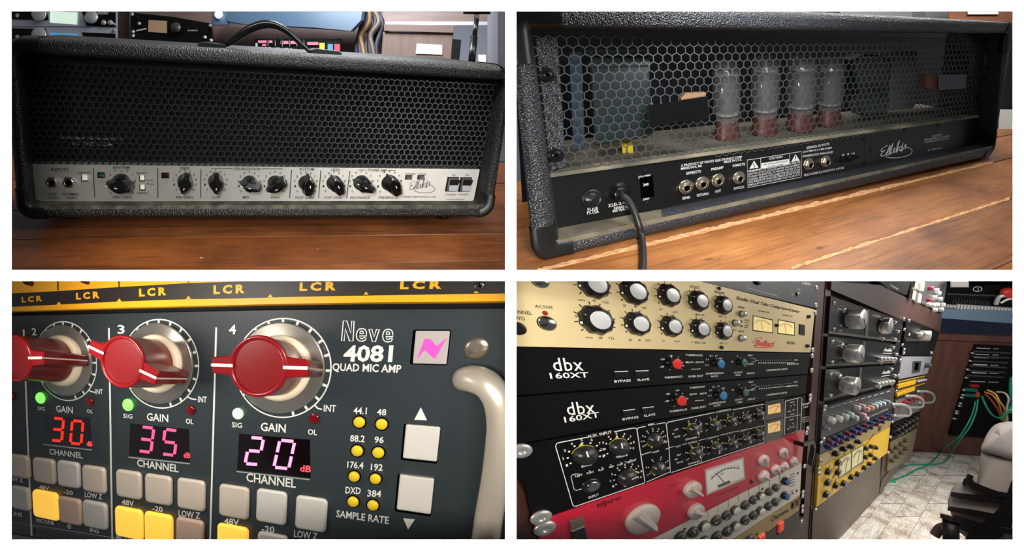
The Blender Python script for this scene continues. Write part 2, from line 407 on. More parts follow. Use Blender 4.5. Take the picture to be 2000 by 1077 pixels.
def hexgrille(f, uv_org, pitch, quad, wire, depth, skip=None):
    """hexagonal wire mesh over the face inside the four corner readings; pitch and wire in px at uv_org"""
    q = f.q(*uv_org); p = pitch*q; s = p/math.sqrt(3); mb = MB()
    O = f.P(*uv_org); Lc = f.L(O)
    def inside(x, z):
        u, v = proj(f.W(x, z, 0)); c = 0; n = len(quad)
        for i in range(n):
            x0, y0 = quad[i]; x1, y1 = quad[(i+1) % n]
            if (x1-x0)*(v-y0) - (y1-y0)*(u-x0) < 0: return False
        return True
    ls = [f.L(f.P(*c)) for c in quad]; x0 = min(l.x for l in ls); x1 = max(l.x for l in ls); z0 = min(l.y for l in ls); z1 = max(l.y for l in ls)
    rows = int((z1-z0)/(s*1.5))+2; cols = int((x1-x0)/p)+2; hw = wire*q/2
    for r in range(-1, rows):
        for c in range(-1, cols):
            cx = x0 + p*(c + .5*(r % 2)); cz = z1 - s*1.5*r
            if not inside(cx, cz): continue
            V = [(cx + s*math.sin(math.radians(60*k)), cz + s*math.cos(math.radians(60*k))) for k in range(6)]
            for k in range(6):
                if k in (1, 2, 3) or True:
                    if k not in (0, 1, 2):      # each shared edge once, border edges are filled by neighbours
                        nb = [(cx + p*math.cos(math.radians(60*(1)-60*k)), cz + p*math.sin(math.radians(60*(1)-60*k)))][0]
                        if inside(*nb): continue
                    (xa, za), (xb, zb) = V[k], V[(k+1) % 6]
                    dx, dz = xb-xa, zb-za; l = math.hypot(dx, dz); nx, nz_ = -dz/l*hw, dx/l*hw
                    e = [(xa+nx, za+nz_), (xb+nx, zb+nz_), (xb-nx, zb-nz_), (xa-nx, za-nz_)]
                    mb.add([f.W(x, z, 0) for x, z in e] + [f.W(x, z, -depth) for x, z in e],
                           [[3, 2, 1, 0], [0, 1, 5, 4], [2, 3, 7, 6]])
    return mb
gq = [(44, 117), (975, 161), (937, 333), (63, 321)]
make('grille', hexgrille(G1.shift(.003), (500, 230), 12.6, gq, 1.9, .003), GRILLE, amp1, F1, kind='stuff')

# control panel
mb = MB(); poly(mb, G1, [(63, 321), (937, 331), (925, 393), (70, 394)], .004, -.02)
cp = make('control_panel', mb, SILVER, amp1, F1)
GP = G1.shift(.0045)
mb = MB()
for x0, v0, x1, v1 in ((182, 328, 185, 386), (308, 329, 308.5, 387), (392.5, 331, 392, 387), (569.5, 332, 565.5, 387), (626.5, 333, 622, 387), (683, 334, 677, 387)):
    pline(mb, GP, [(x0, v0), (x1, v1)], 1.6)
pline(mb, GP, [(412, 329), (455, 329.2)], 1.2); pline(mb, GP, [(511, 329.6), (552, 330)], 1.2)
pline(mb, GP, [(699, 332), (715, 332.2)], 1.2); pline(mb, GP, [(757, 333), (773, 333.3)], 1.2)
for s, u0, v0, u1, v1, h in (('INPUTS', 100, 334, 134, 334.5, 6), ('CHANNEL', 151, 339, 178, 339.5, 3.6), ('RHYTHM', 221, 330, 253, 330.5, 5.5), ('BRIGHT', 267, 340, 288, 340.3, 3.6),
    ('CRUNCH', 267, 378.5, 289, 379, 3.4), ('LEAD', 352, 331, 370, 331.3, 5.5), ('EQUALIZATION', 458, 332, 508, 332.6, 5), ('RHYTHM', 585, 333, 613, 333.5, 5.2),
    ('LEAD', 647, 334, 664, 334.4, 5.2), ('POWER AMP', 718, 335, 755, 335.6, 5), ('STANDBY', 791, 341.5, 812, 342, 3.6), ('POWER', 816.5, 342, 833, 342.3, 3.6),
    ('HIGH', 93, 382, 113, 382, 5), ('GAIN', 94.5, 389, 114, 389, 5), ('NORMAL', 122, 382, 154, 382, 5), ('GAIN', 129, 389, 149, 389, 5),
    ('PRE GAIN', 221, 388, 257, 388, 5.2), ('PRE GAIN', 344, 388, 377, 388, 5), ('LOW', 415, 388, 430, 388, 5), ('MID', 474, 388, 486, 388, 5), ('HIGH', 529, 388, 546, 388, 5),
    ('POST GAIN', 577, 388.5, 612, 388.5, 5), ('POST GAIN', 633, 388.5, 666, 388.5, 5), ('RESONANCE', 684, 388.5, 722, 388.5, 5), ('PRESENCE', 739, 388.5, 776, 388.5, 5),
    ('PEAVEY ELECTRONICS CORP.', 788, 386, 852, 386.5, 3.2), ('ON', 882, 344, 889, 344, 3.6), ('ON', 908, 344, 915, 344, 3.6), ('STANDBY', 869, 382, 891, 382, 3.6), ('POWER', 896, 382, 913, 382, 3.6),
    ('CHASSIS GROUND', 871, 391, 907, 391, 2.6), ('ON', 292, 353.5, 299, 353.5, 3), ('OFF', 292, 362, 300, 362, 3)):
    text(mb, GP, s, u0, v0, u1, v1, h)
knobs1 = [(237, 357, 18, 171), (361, 354, 14.5, 256), (421, 354, 14.5, 270), (487, 357, 14.5, 170), (537, 357, 14.5, 215), (597, 357, 14.5, 90), (652, 357, 14.5, 118), (705, 357, 15, 158), (760, 357, 15.5, 118)]
for (u, v, r, an) in knobs1:
    for k, a_ in enumerate(range(225, -46, -27)):
        q = math.radians(a_); rr = r*(1.62 if k in (0, 10) else 1.5)
        uu, vv = u + rr*math.cos(q), v - rr*.98*math.sin(q)
        if vv < 332: vv = 334 if k == 5 else vv
        text(mb, GP, str(k), uu-1.6-(1.2 if k == 10 else 0), vv+2.3, uu+1.6+(2 if k == 10 else 0), vv+2.3, 4.2)
for v in (353, 360): pline(mb, GP, [(287, v-.6), (291, v-.6)], 1.6)
make('lettering', mb, PRINTK, cp, F1)
# signature
def scribble(mb, f, pts, w, h=.5): pline(mb, f, smooth2(pts, 4), w, h)
SIG = [[(-22, -5), (-27, -1), (-26, 3), (-19, 1), (-25, 5), (-28, 11), (-21, 12), (-14, 5), (-8, -8), (-9, 2), (-16, 10), (-11, 11), (-2, -11), (-5, 3), (-8, 11), (-1, 6), (2, -2), (1, 9), (6, 4), (9, -9), (13, -14), (8, 2), (6, 9), (12, 2), (15, 8), (21, -10), (17, 8), (22, 1), (27, -6), (25, 4), (28, 1), (34, 4), (40, 10), (36, 17), (22, 20), (4, 20), (-12, 17), (-18, 14)],
       [(-19, -6), (-13, -8)], [(3, 2), (20, -3)]]
mb = MB()
for st in SIG: scribble(mb, GP, [(820 + x*.72, 360 + y*.82) for x, y in st], .9)
make('signature', mb, PRINTK, cp, F1)
mb = MB()                          # chicken head knobs
for (u, v, r, an) in knobs1:
    mb = MB().use(BLACK)
    lathe(mb, GP, u, v, [(r*.98, 0), (r*.98, 2), (r*.9, 4), (r*.84, 18), (r*.72, 21), (0.01, 22)], 24)
    q = GP.q(u, v)*r; hs = GP.px(u, v); X = GP.P(u, v); a_ = math.radians(an); ca, sa = math.cos(a_), math.sin(a_)
    nose = [(1.42, 0), (.95, .34), (.5, .62), (-.5, .6), (-1.05, .44), (-1.25, .34), (-1.25, -.34), (-1.05, -.44), (-.5, -.6), (.5, -.62), (.95, -.34)]
    lp = lambda k, h: [X + GP.ex*(q*k*(x*ca-z*sa)) + GP.ez*(q*k*(x*sa+z*ca)) + GP.out*(h*hs) for x, z in nose]
    mb.grid([lp(1.02, 5), lp(.98, 14), lp(.86, 26)], True, (True, False), False)
    top = lp(.86, 26); rid = [X + GP.ex*(q*x*ca) + GP.ez*(q*x*sa) + GP.out*(31*hs) for x in (.95, -.8)]
    n = len(top); mb.add(top + rid, [[0, 1, n], [1, 2, n], [2, 3, n+1, n], [3, 4, n+1], [4, 5, n+1], [5, 6, n+1], [6, 7, n+1], [7, 8, n+1], [8, 9, n, n+1], [9, 10, n], [10, 0, n]])
    kb = make('pointer_knob', mb, None, amp1, F1)
    m2 = MB(); w_ = .05
    L_ = [X + GP.ex*(q*(x*ca-z*sa)) + GP.ez*(q*(x*sa+z*ca)) + GP.out*(h*hs) for x, z, h in ((1.3, w_, 27), (.1, w_, 32), (.1, -w_, 32), (1.3, -w_, 27))]
    m2.add(L_, [[0, 1, 2, 3]]); make('pointer_line', m2, PRINTW, kb, F1)
for u, v in ((102, 356), (134.5, 356)):
    mb = MB().use(CHROME); lathe(mb, GP, u, v, [(11.5, 0), (11.5, 2.5), (10.8, 3.2), (9.5, 3.2)], 6, smooth=False)
    lathe(mb, GP, u, v, [(9.2, 2), (9.2, 5), (7.8, 5.6), (5.6, 5.6), (5.2, 4)], 20); mb.use(HOLE); lathe(mb, GP, u, v, [(5.3, 5.2), (5.1, 5.3)], 16)
    make('input_jack', mb, None, amp1, F1)
for u, v, w_ in ((165, 348, 11.5), (277.5, 348.5, 10), (278, 366.5, 10)):
    mb = MB().use(BLACK); box(mb, GP, u, v, w_+1.6, w_+1.6, .6); mb.use(WHITEB); box(mb, GP, u, v, w_-1, w_-1, 6, inset=1.5)
    make('push_button', mb, None, amp1, F1)
GLED = mat('green_lens', (28, 74, 46), .2); RLED = mat('dark_red_lens', (40, 14, 22), .2)
for u, v, m_ in ((197.5, 343, GLED), (322.5, 343.5, RLED)):
    mb = MB().use(BLACK); box(mb, GP, u, v, 15, 10.5, 3, inset=1); mb.use(m_); box(mb, GP, u, v, 10, 6, 4.5, inset=1.2, base=2)
    make('indicator_light', mb, None, amp1, F1)
for u, v in ((799, 347.5), (823, 347.5)):
    mb = MB().use(BLACK); box(mb, GP, u, v, 12, 8.5, 3, inset=1); mb.use(mat('smoke_lens', (44, 46, 46), .15)); box(mb, GP, u, v, 8, 4.5, 4, inset=1, base=2)
    make('indicator_light', mb, None, amp1, F1)
for u, v in ((884, 361), (909.5, 361.5)):
    mb = MB().use(BLACK); box(mb, GP, u, v, 21, 28, 3, inset=1.2)
    sw = make('rocker_switch', mb, None, amp1, F1)
    m2 = MB(); j = GP.jac(u, v); hs = GP.px(u, v)
    for za, zb, ha, hb in ((11, 0, 7, 3.2), (0, -11, 3.2, 4.5)):
        P_ = lambda x, z, h: GP.P(u, v) + GP.ex*(x/j[0]) + GP.ez*(z/abs(j[3])) + GP.out*(h*hs)
        m2.add([P_(-8, zb, hb), P_(8, zb, hb), P_(8, za, ha), P_(-8, za, ha), P_(-8, zb, 0), P_(8, zb, 0), P_(8, za, 0), P_(-8, za, 0)],
               [[0, 1, 2, 3], [0, 4, 5, 1], [1, 5, 6, 2], [2, 6, 7, 3], [3, 7, 4, 0]])
    make('rocker', m2, mat('rocker_black', (24, 26, 28), .25), sw, F1)
# half hidden badge behind the grille
mb = MB(); GB = G1.shift(-.006)
text(mb, GB, 'CHAMPIONED BY THE FIVE - ONE FIVE - O', 114, 271, 240, 274, 5, bold=.0); text(mb, GB, 'IN THE U.S.A.', 142, 283, 222, 285, 6.5, bold=.0)
make('badge_lettering', mb, mat('dim_silver_ink', (150, 150, 150), .4), amp1, F1)
# handle on the lid
TOP1 = Face(F1.ex, -F1.out, B1, F1.P(500, 98, 0) - F1.out*.012)
mb = MB(); yb = -.055
def HP(u, v, d=.05): return F1.P(u, v, -d)
st = [HP(425, 92), HP(447, 84), HP(470, 68), HP(492, 55), HP(517, 47.5), HP(540, 50), HP(562, 62), HP(585, 83), HP(606, 102)]
hl = MB(); rr_ = [.004, .006, .0075, .0085, .009, .0085, .0075, .006, .004]
tube(hl, st, [r*.95 for r in rr_], 12)
handle = make('handle', hl, mat('handle_rubber', (16, 16, 16), .22), amp1, F1)
for q_ in ([(386, 86), (398, 82), (440, 87), (442, 93), (440, 100), (386, 97)], [(606, 98), (618, 95), (662, 100), (668, 104), (668, 111), (606, 108)]):
    mb = MB(); poly(mb, F1.shift(-.04), q_, 0, -.03, bev=.002); make('handle_end_cap', mb, CORNER, handle, F1)
# feet
for u in (130, 880):
    mb = MB(); X = F1.P(u, 436, 0) - F1.out*.045
    FT = Face(F1.ex, F1.out, -Vector(B1), X)
    ft = [Vector(X) + F1.ex*.02*math.cos(t) + F1.out*.02*math.sin(t) for t in np.linspace(0, 2*PI, 16, endpoint=False)]
    mb.grid([[p + Vector(B1)*.012 for p in ft], [p*1.0 - Vector(B1)*.002 for p in ft]], True, (True, True), True); make('rubber_foot', mb, BLACK, amp1, F1)

# wooden table of planks; seams run along the front of the amplifier
TB1 = Face(F1.ex, -F1.out, B1, F1.P(500, 446, 0))
def plank(f, uv, m, parent, th=.006, jitter=0.0, bev=.0015, name='plank'):
    mb = MB(); g = f.shift(jitter); poly(mb, g, uv, 0, -th, bev=bev); return make(name, mb, m, parent, Face(f.ex, f.ez, f.out, f.o + f.ex*random.uniform(-3, 3) + f.ez*random.uniform(-3, 3)))
table1 = thing('wooden_table', 'orange brown pine plank table under the amplifier head seen from the front', 'table', TB1.P(500, 520) - Vector((0, 0, .03)))
VPx, VPy = 5750., 398.
def toV(u, v, U, vp=(5750., 398.)): return v + (vp[1]-v)*(U-u)/(vp[0]-u)
def clip(P, vmax):
    Q = []
    for i in range(len(P)):
        a, b = P[i-1], P[i]
        if (a[1] <= vmax) != (b[1] <= vmax):
            t = (vmax-a[1])/(b[1]-a[1]); Q.append((a[0]+(b[0]-a[0])*t, vmax))
        if b[1] <= vmax: Q.append(b)
    return Q
def row(f, vl, vl2, UL, UR, m, parent, vp, j=0., gap=.9, vmax=533., **kw):
    Q = clip([(UL, vl+gap), (UR, toV(UL, vl, UR, vp)+gap), (UR, toV(UL, vl2, UR, vp)-gap), (UL, vl2-gap)], vmax)
    return plank(f, Q, m, parent, jitter=j, **kw)
mb = MB(); poly(mb, TB1, [(12, 300), (993, 316), (993, 532), (12, 532)], -.0045, -.006); make('seam_shade_board', mb, HOLE, table1, TB1)  # black sheet added under the planks to paint the seams' shadow line
ys = [300, 350, 411, 469, 531, 604]
for i in range(len(ys)-1):
    row(TB1, ys[i], ys[i+1], 12, 993, [WOOD1B, WOOD1][i % 2] if i < 3 else WOOD1, table1, (5750., 398.), j=(0, .001, 0, .0008)[i % 4], gap=.7)
# ================================================================ BAY 2: the back of an amplifier head
VP2 = (2940., 79.); out2 = -ray(1150, 70)
A2, B2 = (1.1196, .4617, .2652), (-.1545, -.2573, .8332)
F2 = Face(A2, B2, out2, ray(1060, 512)*.80)
R2 = .060; G2 = F2.shift(-R2)
amp2 = thing('amplifier_head', 'black amplifier head seen from the back, glass tubes behind hexagon mesh, jacks below', 'amplifier', F2.P(1060, 512))
QO2 = [(985, -10), (1984, 43), (1938, 306), (1040, 517)]; QI2 = [(1029, 53), (1966, 66), (1944, 287), (1086, 477)]
TOLEX2 = mat('black_tolex_close', (38, 40, 44), .33, spec=.9, bump=1.0, bscale=(300, 300, 300), kind='voronoi')
mb = MB(); a = .012
rim(mb, F2, QO2, QI2, [(0, -.26), (0, -a*1.4), (.04, -a*.6), (.16, -a*.15), (.38, 0), (.72, 0), (.9, -a*.2), (1, -a*.8), (1, -R2-.004)], .032, .010, closed_back=False)
make('cabinet_shell', mb, TOLEX2, amp2, F2)
for i, lg in ((0, (.056, .23)), (1, (.02, .2)), (2, (.03, .2)), (3, (.05, .145))):
    make('corner_protector', corner(F2, QO2, QI2, i, lg, .03, .010, .002), CORNER, amp2, F2)
mb = MB(); pts = [p + Vector(B2)*.003 for p in (F2.P(1086, 475)-F2.out*.004, F2.P(1943, 286)-F2.out*.004, G2.P(1924, 292), G2.P(1086, 447.5))]
mb.add(pts + [p - Vector((0, 0, .01)) for p in pts], [[0, 1, 2, 3], [0, 4, 5, 1], [7, 6, 5, 4]])
make('ledge', mb, mat('thick_dust_tolex', (84, 78, 64), .75, var=(128, 118, 94), scale=(12, 20, 12), bump=.7, bscale=(260, 260, 260), kind='voronoi'), amp2, F2)
CH = mat('black_painted_steel', (17, 18, 18), .38, bump=.05, bscale=(200, 200, 200))
mb = MB(); poly(mb, G2, [(1075, 346), (1691, 258), (1688.5, 336), (1088, 447)], .004, -.02, bev=.0006)
ch = make('chassis_panel', mb, CH, amp2, F2)
mb = MB(); poly(mb, G2, [(1692, 258), (1913, 228.5), (1922, 293), (1689.5, 336)], .0045, -.02, bev=.0006)
ch2 = make('chassis_panel', mb, CH, amp2, F2, label='black chassis plate carrying the white signature')
mb = MB(); poly(mb, G2, [(1074, 340), (1912, 225), (1913, 229.5), (1075, 347)], .009, -.02, bev=.001)
DUST = mat('dust_grey', (84, 80, 68), .8, var=(150, 142, 118), scale=(9, 30, 9))
make('chassis_lip', mb, DUST, amp2, F2)
# chassis deck with dust, inner back board
gl, gr = G2.P(1076, 342), G2.P(1912, 227); dk = out2*.30
mb = MB(); mb.add([gl, gr, gr-dk, gl-dk] + [p - Vector(B2)*.01 for p in (gl, gr, gr-dk, gl-dk)], [[0, 1, 2, 3], [0, 4, 5, 1], [7, 6, 5, 4]])
make('chassis_deck', mb, mat('dusty_deck', (68, 64, 52), .85, var=(108, 100, 82), scale=(14, 14, 14)), amp2, F2)
mb = MB(); bk = G2.shift(-.2)
poly(mb, G2.shift(-.27), [(1000, 40), (1985, 60), (1985, 330), (1020, 400)], 0, -.01)
make('baffle_board', mb, mat('dark_blue_board', (18, 22, 30), .8, spec=.3), amp2, F2)
# side walls of the inside, glimpsed through the mesh
hexm = hexgrille(G2.shift(.006), (1150, 100), 20.6, [(1044, 63), (1928, 73), (1913, 229), (1073, 343)], 2.0, .0016)
make('grille', hexm, mat('back_grille_metal', (104, 104, 102), .42, metal=.55), amp2, F2, kind='stuff')
mb = MB(); poly(mb, G2, [(1046, 74), (1088, 74), (1105, 325), (1076, 334)], .002, -.015)
make('side_batten', mb, TOLEX2, amp2, F2)
mb = MB(); poly(mb, G2, [(1906, 76), (1926, 76), (1912, 225), (1893, 228)], .002, -.015)
make('side_batten', mb, TOLEX2, amp2, F2)
STEEL = mat('dull_steel', (120, 120, 118), .3, metal=.9)
BSTEEL = mat('blackened_steel', (38, 39, 40), .28, metal=.6)
def screw(par, f, u, v, r, m, m_in=None, h=2.5, name='screw', cup=False, ang=20, label=None):
    mb = MB().use(m)
    if cup: lathe(mb, f, u, v, [(r*1.0, 0), (r*.98, h*.5), (r*.8, h*.9), (r*.62, h*.5)], 20); r *= .62
    lathe(mb, f, u, v, [(r, 0), (r*.97, h*.5), (r*.8, h), (r*.4, h*1.25), (.01, h*1.3)], 16)
    mb.use(m_in or HOLE); 
    for a_ in (ang, ang+90):
        ticks(mb, f, u, v, -r*.5, r*.5, r*.2, (a_,), h=h*1.32)
    o = make(name, mb, None, par, f)
    if label: o['label'] = label
    return o
GM = G2.shift(.010)
for u, v, r in ((1070, 146, 14), (1087, 303, 14), (1927, 97, 5), (1926, 133, 5), (1921, 152, 5), (1911, 188, 5), (1915, 205, 4)):
    screw(amp2, GM, u, v, r, BSTEEL, None, 3, 'cup_screw', True)
GC = G2.shift(.0048)
for u, v, r in ((1261, 334, 3.5), (1265, 397, 3.5), (1636, 313, 3), (1675.5, 306, 3), (1690, 318, 3.2), (1688, 272, 2), (1768, 253, 2.2), (1833, 245, 2), (1892, 235, 2), (1884.5, 279, 2), (1497, 290, 2), (1702, 293, 1.6)):
    screw(amp2, GC, u, v, r, BSTEEL, None, 2)
# jacks
NICK = mat('old_nickel', (196, 184, 160), .25, metal=.9)
for u, v, r in ((1340, 365, 14), (1372, 358, 13.4), (1402.5, 352, 13.2), (1443.5, 347, 12.6), (1579, 320.5, 12), (1612, 315, 11.5)):
    mb = MB().use(NICK); lathe(mb, GC, u, v, [(r, 0), (r, 1.5), (r*.86, 2.4), (r*.8, 2.4)], 28)
    lathe(mb, GC, u, v, [(r*.8, 2), (r*.8, 5), (r*.7, 6)], 6, smooth=False); lathe(mb, GC, u, v, [(r*.58, 5), (r*.58, 9), (r*.5, 9.6), (r*.38, 9.6), (r*.36, 6)], 20)
    mb.use(HOLE); lathe(mb, GC, u, v, [(r*.4, 9.0), (r*.36, 9.3)], 16); make('jack_socket', mb, None, amp2, F2)
mb = MB().use(mat('fuse_black', (26, 28, 30), .35)); lathe(mb, GC, 1157, 388, [(18, 0), (18, 2.5), (16, 4), (14, 4), (13.3, 2.5), (12, 2.5), (11.6, 7), (10.6, 8), (3, 8), (2.6, 8.6), (.01, 8.8)], 28)
make('fuse_holder', mb, None, amp2, F2)
mb = MB().use(BLACK); lathe(mb, GC, 1212, 374, [(18, 0), (18, 3), (16.5, 5), (14, 8), (12, 15), (10.5, 17), (5, 17)], 28)
make('cable_gland', mb, None, amp2, F2)
mb = MB(); box(mb, GC, 1264, 366, 25, 41, .8, inset=.3); mb.use(HOLE); box(mb, GC, 1262, 371, 17, 20, 1.2); mb.use(PRINTW)
make('voltage_selector', mb, MATTB, amp2, F2)
mb = MB(); mb.use(MATTB); box(mb, GC, 1656, 310.5, 26, 12, 1.2, inset=.4); mb.use(BSTEEL); box(mb, GC, 1660, 309, 7, 5, 6, inset=1); make('impedance_switch', mb, None, amp2, F2)
TBX = Face(F2.ex, -F2.out, Vector(B2), F2.P(1040, 519))
cord = MB(); cp_ = [GC.P(1212, 374), GC.P(1212, 374)+out2*.02, F2.P(1226, 391, -.02), F2.P(1238, 412, -.004), F2.P(1248, 440, .010), F2.P(1253, 462, .014), TBX.P(1256, 490, .009), TBX.P(1256, 512, .0078), TBX.P(1255, 533, .0078)]
tube(cord, cp_, .0072, 14)
make('mains_cable', cord, mat('black_rubber_cable', (30, 28, 26), .45), amp2, F2)
# lettering
mb = MB()
for s, u0, v0, u1, v1, h in (('A PRODUCT OF PEAVEY ELECTRONICS CORP.', 1330, 326, 1450, 308.5, 4.6), ('MADE IN U.S.A.', 1414, 319, 1449, 313.5, 4.2), ('MERIDIAN, MS', 1330, 332, 1371, 326, 4.6),
    ('EFFECTS', 1341, 341.5, 1369, 337, 5), ('PREAMP', 1389, 333.5, 1413, 329.5, 5), ('REMOTE', 1431, 326.5, 1455, 322.8, 5), ('SEND', 1333, 390, 1348, 387.5, 5), ('RETURN', 1361, 384.5, 1383.5, 380.5, 5),
    ('OUT', 1396.5, 377, 1408, 375, 5), ('SWITCH', 1433, 371, 1453, 367.5, 4.8), ('FUSE', 1148, 412.5, 1168, 410.5, 6.2), ('F3.15A', 1147, 419, 1170, 416, 6.2), ('220-240V', 1188, 405, 1232, 396, 5.6),
    ('50/60HZ', 1199, 409.5, 1228, 404.5, 5), ('400 WATTS', 1196, 415.5, 1232, 409, 5.2), ('220-230V', 1246.5, 349, 1271, 344.8, 4.6), ('240', 1256, 363.5, 1267, 361.8, 5), ('240V', 1255.6, 392, 1269, 389.5, 4.6),
    ('CAUTION', 1502, 312.5, 1528, 308.2, 4.4), ('SPEAKER OUTPUTS', 1575, 291.3, 1619, 283.2, 4.4), ('120 W RMS/4 8 16 V RMS 4/16MIN', 1568, 299, 1624, 290.4, 3.8), ('SPEAKER JACKS PARALLELED', 1567, 307.7, 1627, 298.5, 4),
    ('BUILT UNDER U.S. PATENT NO. 5,197,102', 1570.5, 344.5, 1648, 329.5, 4.2), ('4', 1644, 305, 1648, 304.4, 4), ('8', 1654.5, 303.4, 1658, 302.8, 4), ('16', 1663, 301.8, 1669, 301, 4),
    ('CAUTION', 1820, 268.5, 1839, 264.5, 4), ('REFER SERVICING TO QUALIFIED', 1805, 275, 1854, 267, 3.2), ('PERSONNEL ONLY DO NOT OPEN', 1806, 279.5, 1852, 271.8, 3.2), ('SL 1080-4027', 1811.5, 295.2, 1840, 290, 3.4)):
    text(mb, GC, s, u0, v0, u1, v1, h, h=1.4 if s == '240' else .4)
for lnn, (s) in enumerate(['WARNING: TO REDUCE THE RISK OF FIRE OR', 'ELECTRIC SHOCK, DO NOT EXPOSE THIS EQUIPMENT', 'TO RAIN OR MOISTURE. TO PREVENT THE RISK OF FIRE', 'HAZARD, REPLACE WITH SAME TYPE 250 VOLT FUSE.', 'AVIS: RISQUE DE CHOC ELECTRIQUE NE PAS OUVRIR.', 'REMPLACER PAR UN FUSIBLE DE MEME TYPE ET DE 250 VOLTS.']):
    o_ = lnn*5.3; text(mb, GC, s, 1461.5, 337.2 + o_, 1563, 318.4 + o_*.92, 4.1 if lnn in (0, 4) else 3.4, bold=.006)
pline(mb, GC, [(1459, 313), (1565, 296), (1565.3, 346), (1460, 366.5)], .9, close=True)
pline(mb, GC, [(1485.5, 309), (1486, 331)], .7); pline(mb, GC, [(1542, 300.5), (1542, 322)], .7); pline(mb, GC, [(1459.5, 334.5), (1485, 330.5)], .7)
def tri(mb, f, u, v, s):
    P_ = [f.P(u-s, v+s*.72+s*.13), f.P(u+s, v+s*.72-s*.2), f.P(u, v-s*.95)]; k = f.out*.0003; mb.add([p+k for p in P_], [[0, 1, 2]])
tri(mb, GC, 1472.5, 322.5, 9); tri(mb, GC, 1553.5, 309.5, 8.5)
mb.add([GC.P(*p)+GC.out*.0002 for p in ((1487, 330), (1487, 319), (1541, 310.5), (1541, 321))], [[0, 1, 2, 3][::-1]])
make('lettering', mb, PRINTW, amp2, F2)
mb = MB(); text(mb, GC, 'RISK OF ELECTRIC SHOCK', 1491, 323.2, 1538, 315.8, 3, h=.6); text(mb, GC, 'DO NOT OPEN', 1499, 327.6, 1529, 322.8, 3, h=.6)
pline(mb, GC, [(1472, 317), (1470.5, 322), (1474, 323), (1472.5, 328)], 1.3, h=.7); pline(mb, GC, [(1553.5, 304), (1553.5, 311)], 1.5, h=.7); disc(mb, GC, 1553.5, 314, .9, h=.7)
make('reversed_lettering', mb, PRINTK, amp2, F2)
mb = MB()
for st in SIG: scribble(mb, GC, [(1745 + x*.9, 290 - x*.13 + y*.95) for x, y in st], 1.2)
make('signature', mb, PRINTW, amp2, F2)

# inside: tubes, transformers
DK = Face(F2.ex, -F2.out, Vector(B2), gl)
GLASS = mat('tube_glass', (150, 152, 150), .06, spec=1, alpha=.28)
PLATE = mat('tube_plate_grey', (96, 96, 92), .4, metal=.3); TBASE = mat('tube_base_brown', (92, 50, 42), .5)
MICA = mat('tube_mica', (150, 146, 138), .5)
for (u, v, r, H) in ((1421, 268, 25, 158), (1494, 260, 25, 156), (1563, 251, 25, 148), (1618, 242, 22, 136)):
    X = DK.P(u, v); j = DK.jac(u, v); qw = 1/math.hypot(j[0], j[1]*0); hs = X.y/FPX
    tb = thing('vacuum_tube', '', 'tube', X); tb.parent = amp2; tb.location = X - wloc(amp2); tb['_w'] = tuple(X); del tb['label']; del tb['category']
    mb = MB().use(TBASE); lathe(mb, DK, u, v, [(r*.92, 0), (r*.95, H*.06), (r*.8, H*.2), (r*.78, H*.27)], 20, q=qw); make('base', mb, None, tb, F2)
    mb = MB().use(GLASS); lathe(mb, DK, u, v, [(r*.8, H*.22), (r*.98, H*.34), (r, H*.6), (r*.98, H*.85), (r*.85, H*.95), (r*.5, H*.995), (.01, H)], 22, q=qw); make('glass_envelope', mb, None, tb, F2)
    mb = MB().use(PLATE); lathe(mb, DK, u, v, [(r*.55, H*.3), (r*.55, H*.78)], 8, q=qw, smooth=False); mb.use(MICA); lathe(mb, DK, u, v, [(r*.84, H*.8), (r*.84, H*.83)], 14, q=qw)
    lathe(mb, DK, u, v, [(r*.2, H*.84), (r*.2, H*.93)], 8, q=qw); lathe(mb, DK, u, v, [(r*.8, H*.3), (r*.8, H*.32)], 14, q=qw); make('electrodes', mb, None, tb, F2)
TR = mat('transformer_lacquer', (46, 56, 56), .25, spec=.7)
mb = MB().use(TR); g = G2.shift(-.075)
poly(mb, g, [(1152, 112), (1268, 112), (1276, 268), (1162, 286)], 0, -.07, bev=.006)
poly(mb, G2.shift(-.07), [(1148, 122), (1272, 120), (1273, 128), (1148, 132)], 0, -.08, bev=.003)
poly(mb, G2.shift(-.072), [(1146, 100), (1276, 100), (1277, 108), (1146, 109)], 0, -.08, bev=.003)
make('mains_transformer', mb, None, amp2, F2)
mb = MB().use(mat('bluish_post', (52, 64, 74), .4)); poly(mb, G2.shift(-.05), [(1112, 104), (1136, 104), (1142, 290), (1120, 296)], 0, -.05, bev=.002); make('bracket_post', mb, None, amp2, F2)
mb = MB().use(mat('green_grey_can', (96, 104, 98), .4)); poly(mb, G2.shift(-.10), [(1742, 98), (1792, 100), (1786, 212), (1738, 216)], 0, -.08, bev=.004)
make('output_transformer', mb, None, amp2, F2)
mb = MB().use(TR); poly(mb, G2.shift(-.09), [(1664, 118), (1690, 106), (1722, 108), (1738, 122), (1734, 222), (1690, 228)], 0, -.07, bev=.006); make('choke', mb, None, amp2, F2)
mb = MB().use(mat('yellow_plastic', (205, 180, 40), .4))
for du, an in ((-5, 60), (6, 115)):
    box(mb, DK.shift(0), 1223+du, 278, 9, 8, 16, inset=1)
make('wire_nut', mb, None, amp2, F2)
GLOSS = mat('gloss_black', (20, 21, 22), .12, spec=.8, coat=.6); TAN = mat('tan_felt', (160, 122, 88), .8); BROWNW = mat('brown_felt', (92, 52, 34), .7)
mb = MB().use(GLOSS); poly(mb, GM.shift(.012), [(1265, 206), (1382, 188), (1386, 230), (1270, 247)], 0, -.016, bev=.0028)
mb.use(TAN); poly(mb, GM.shift(.0), [(1330, 192), (1340, 183), (1378, 181), (1379, 186), (1331, 196)], 0, -.02)
make('tube_clamp_bar', mb, None, amp2, F2)
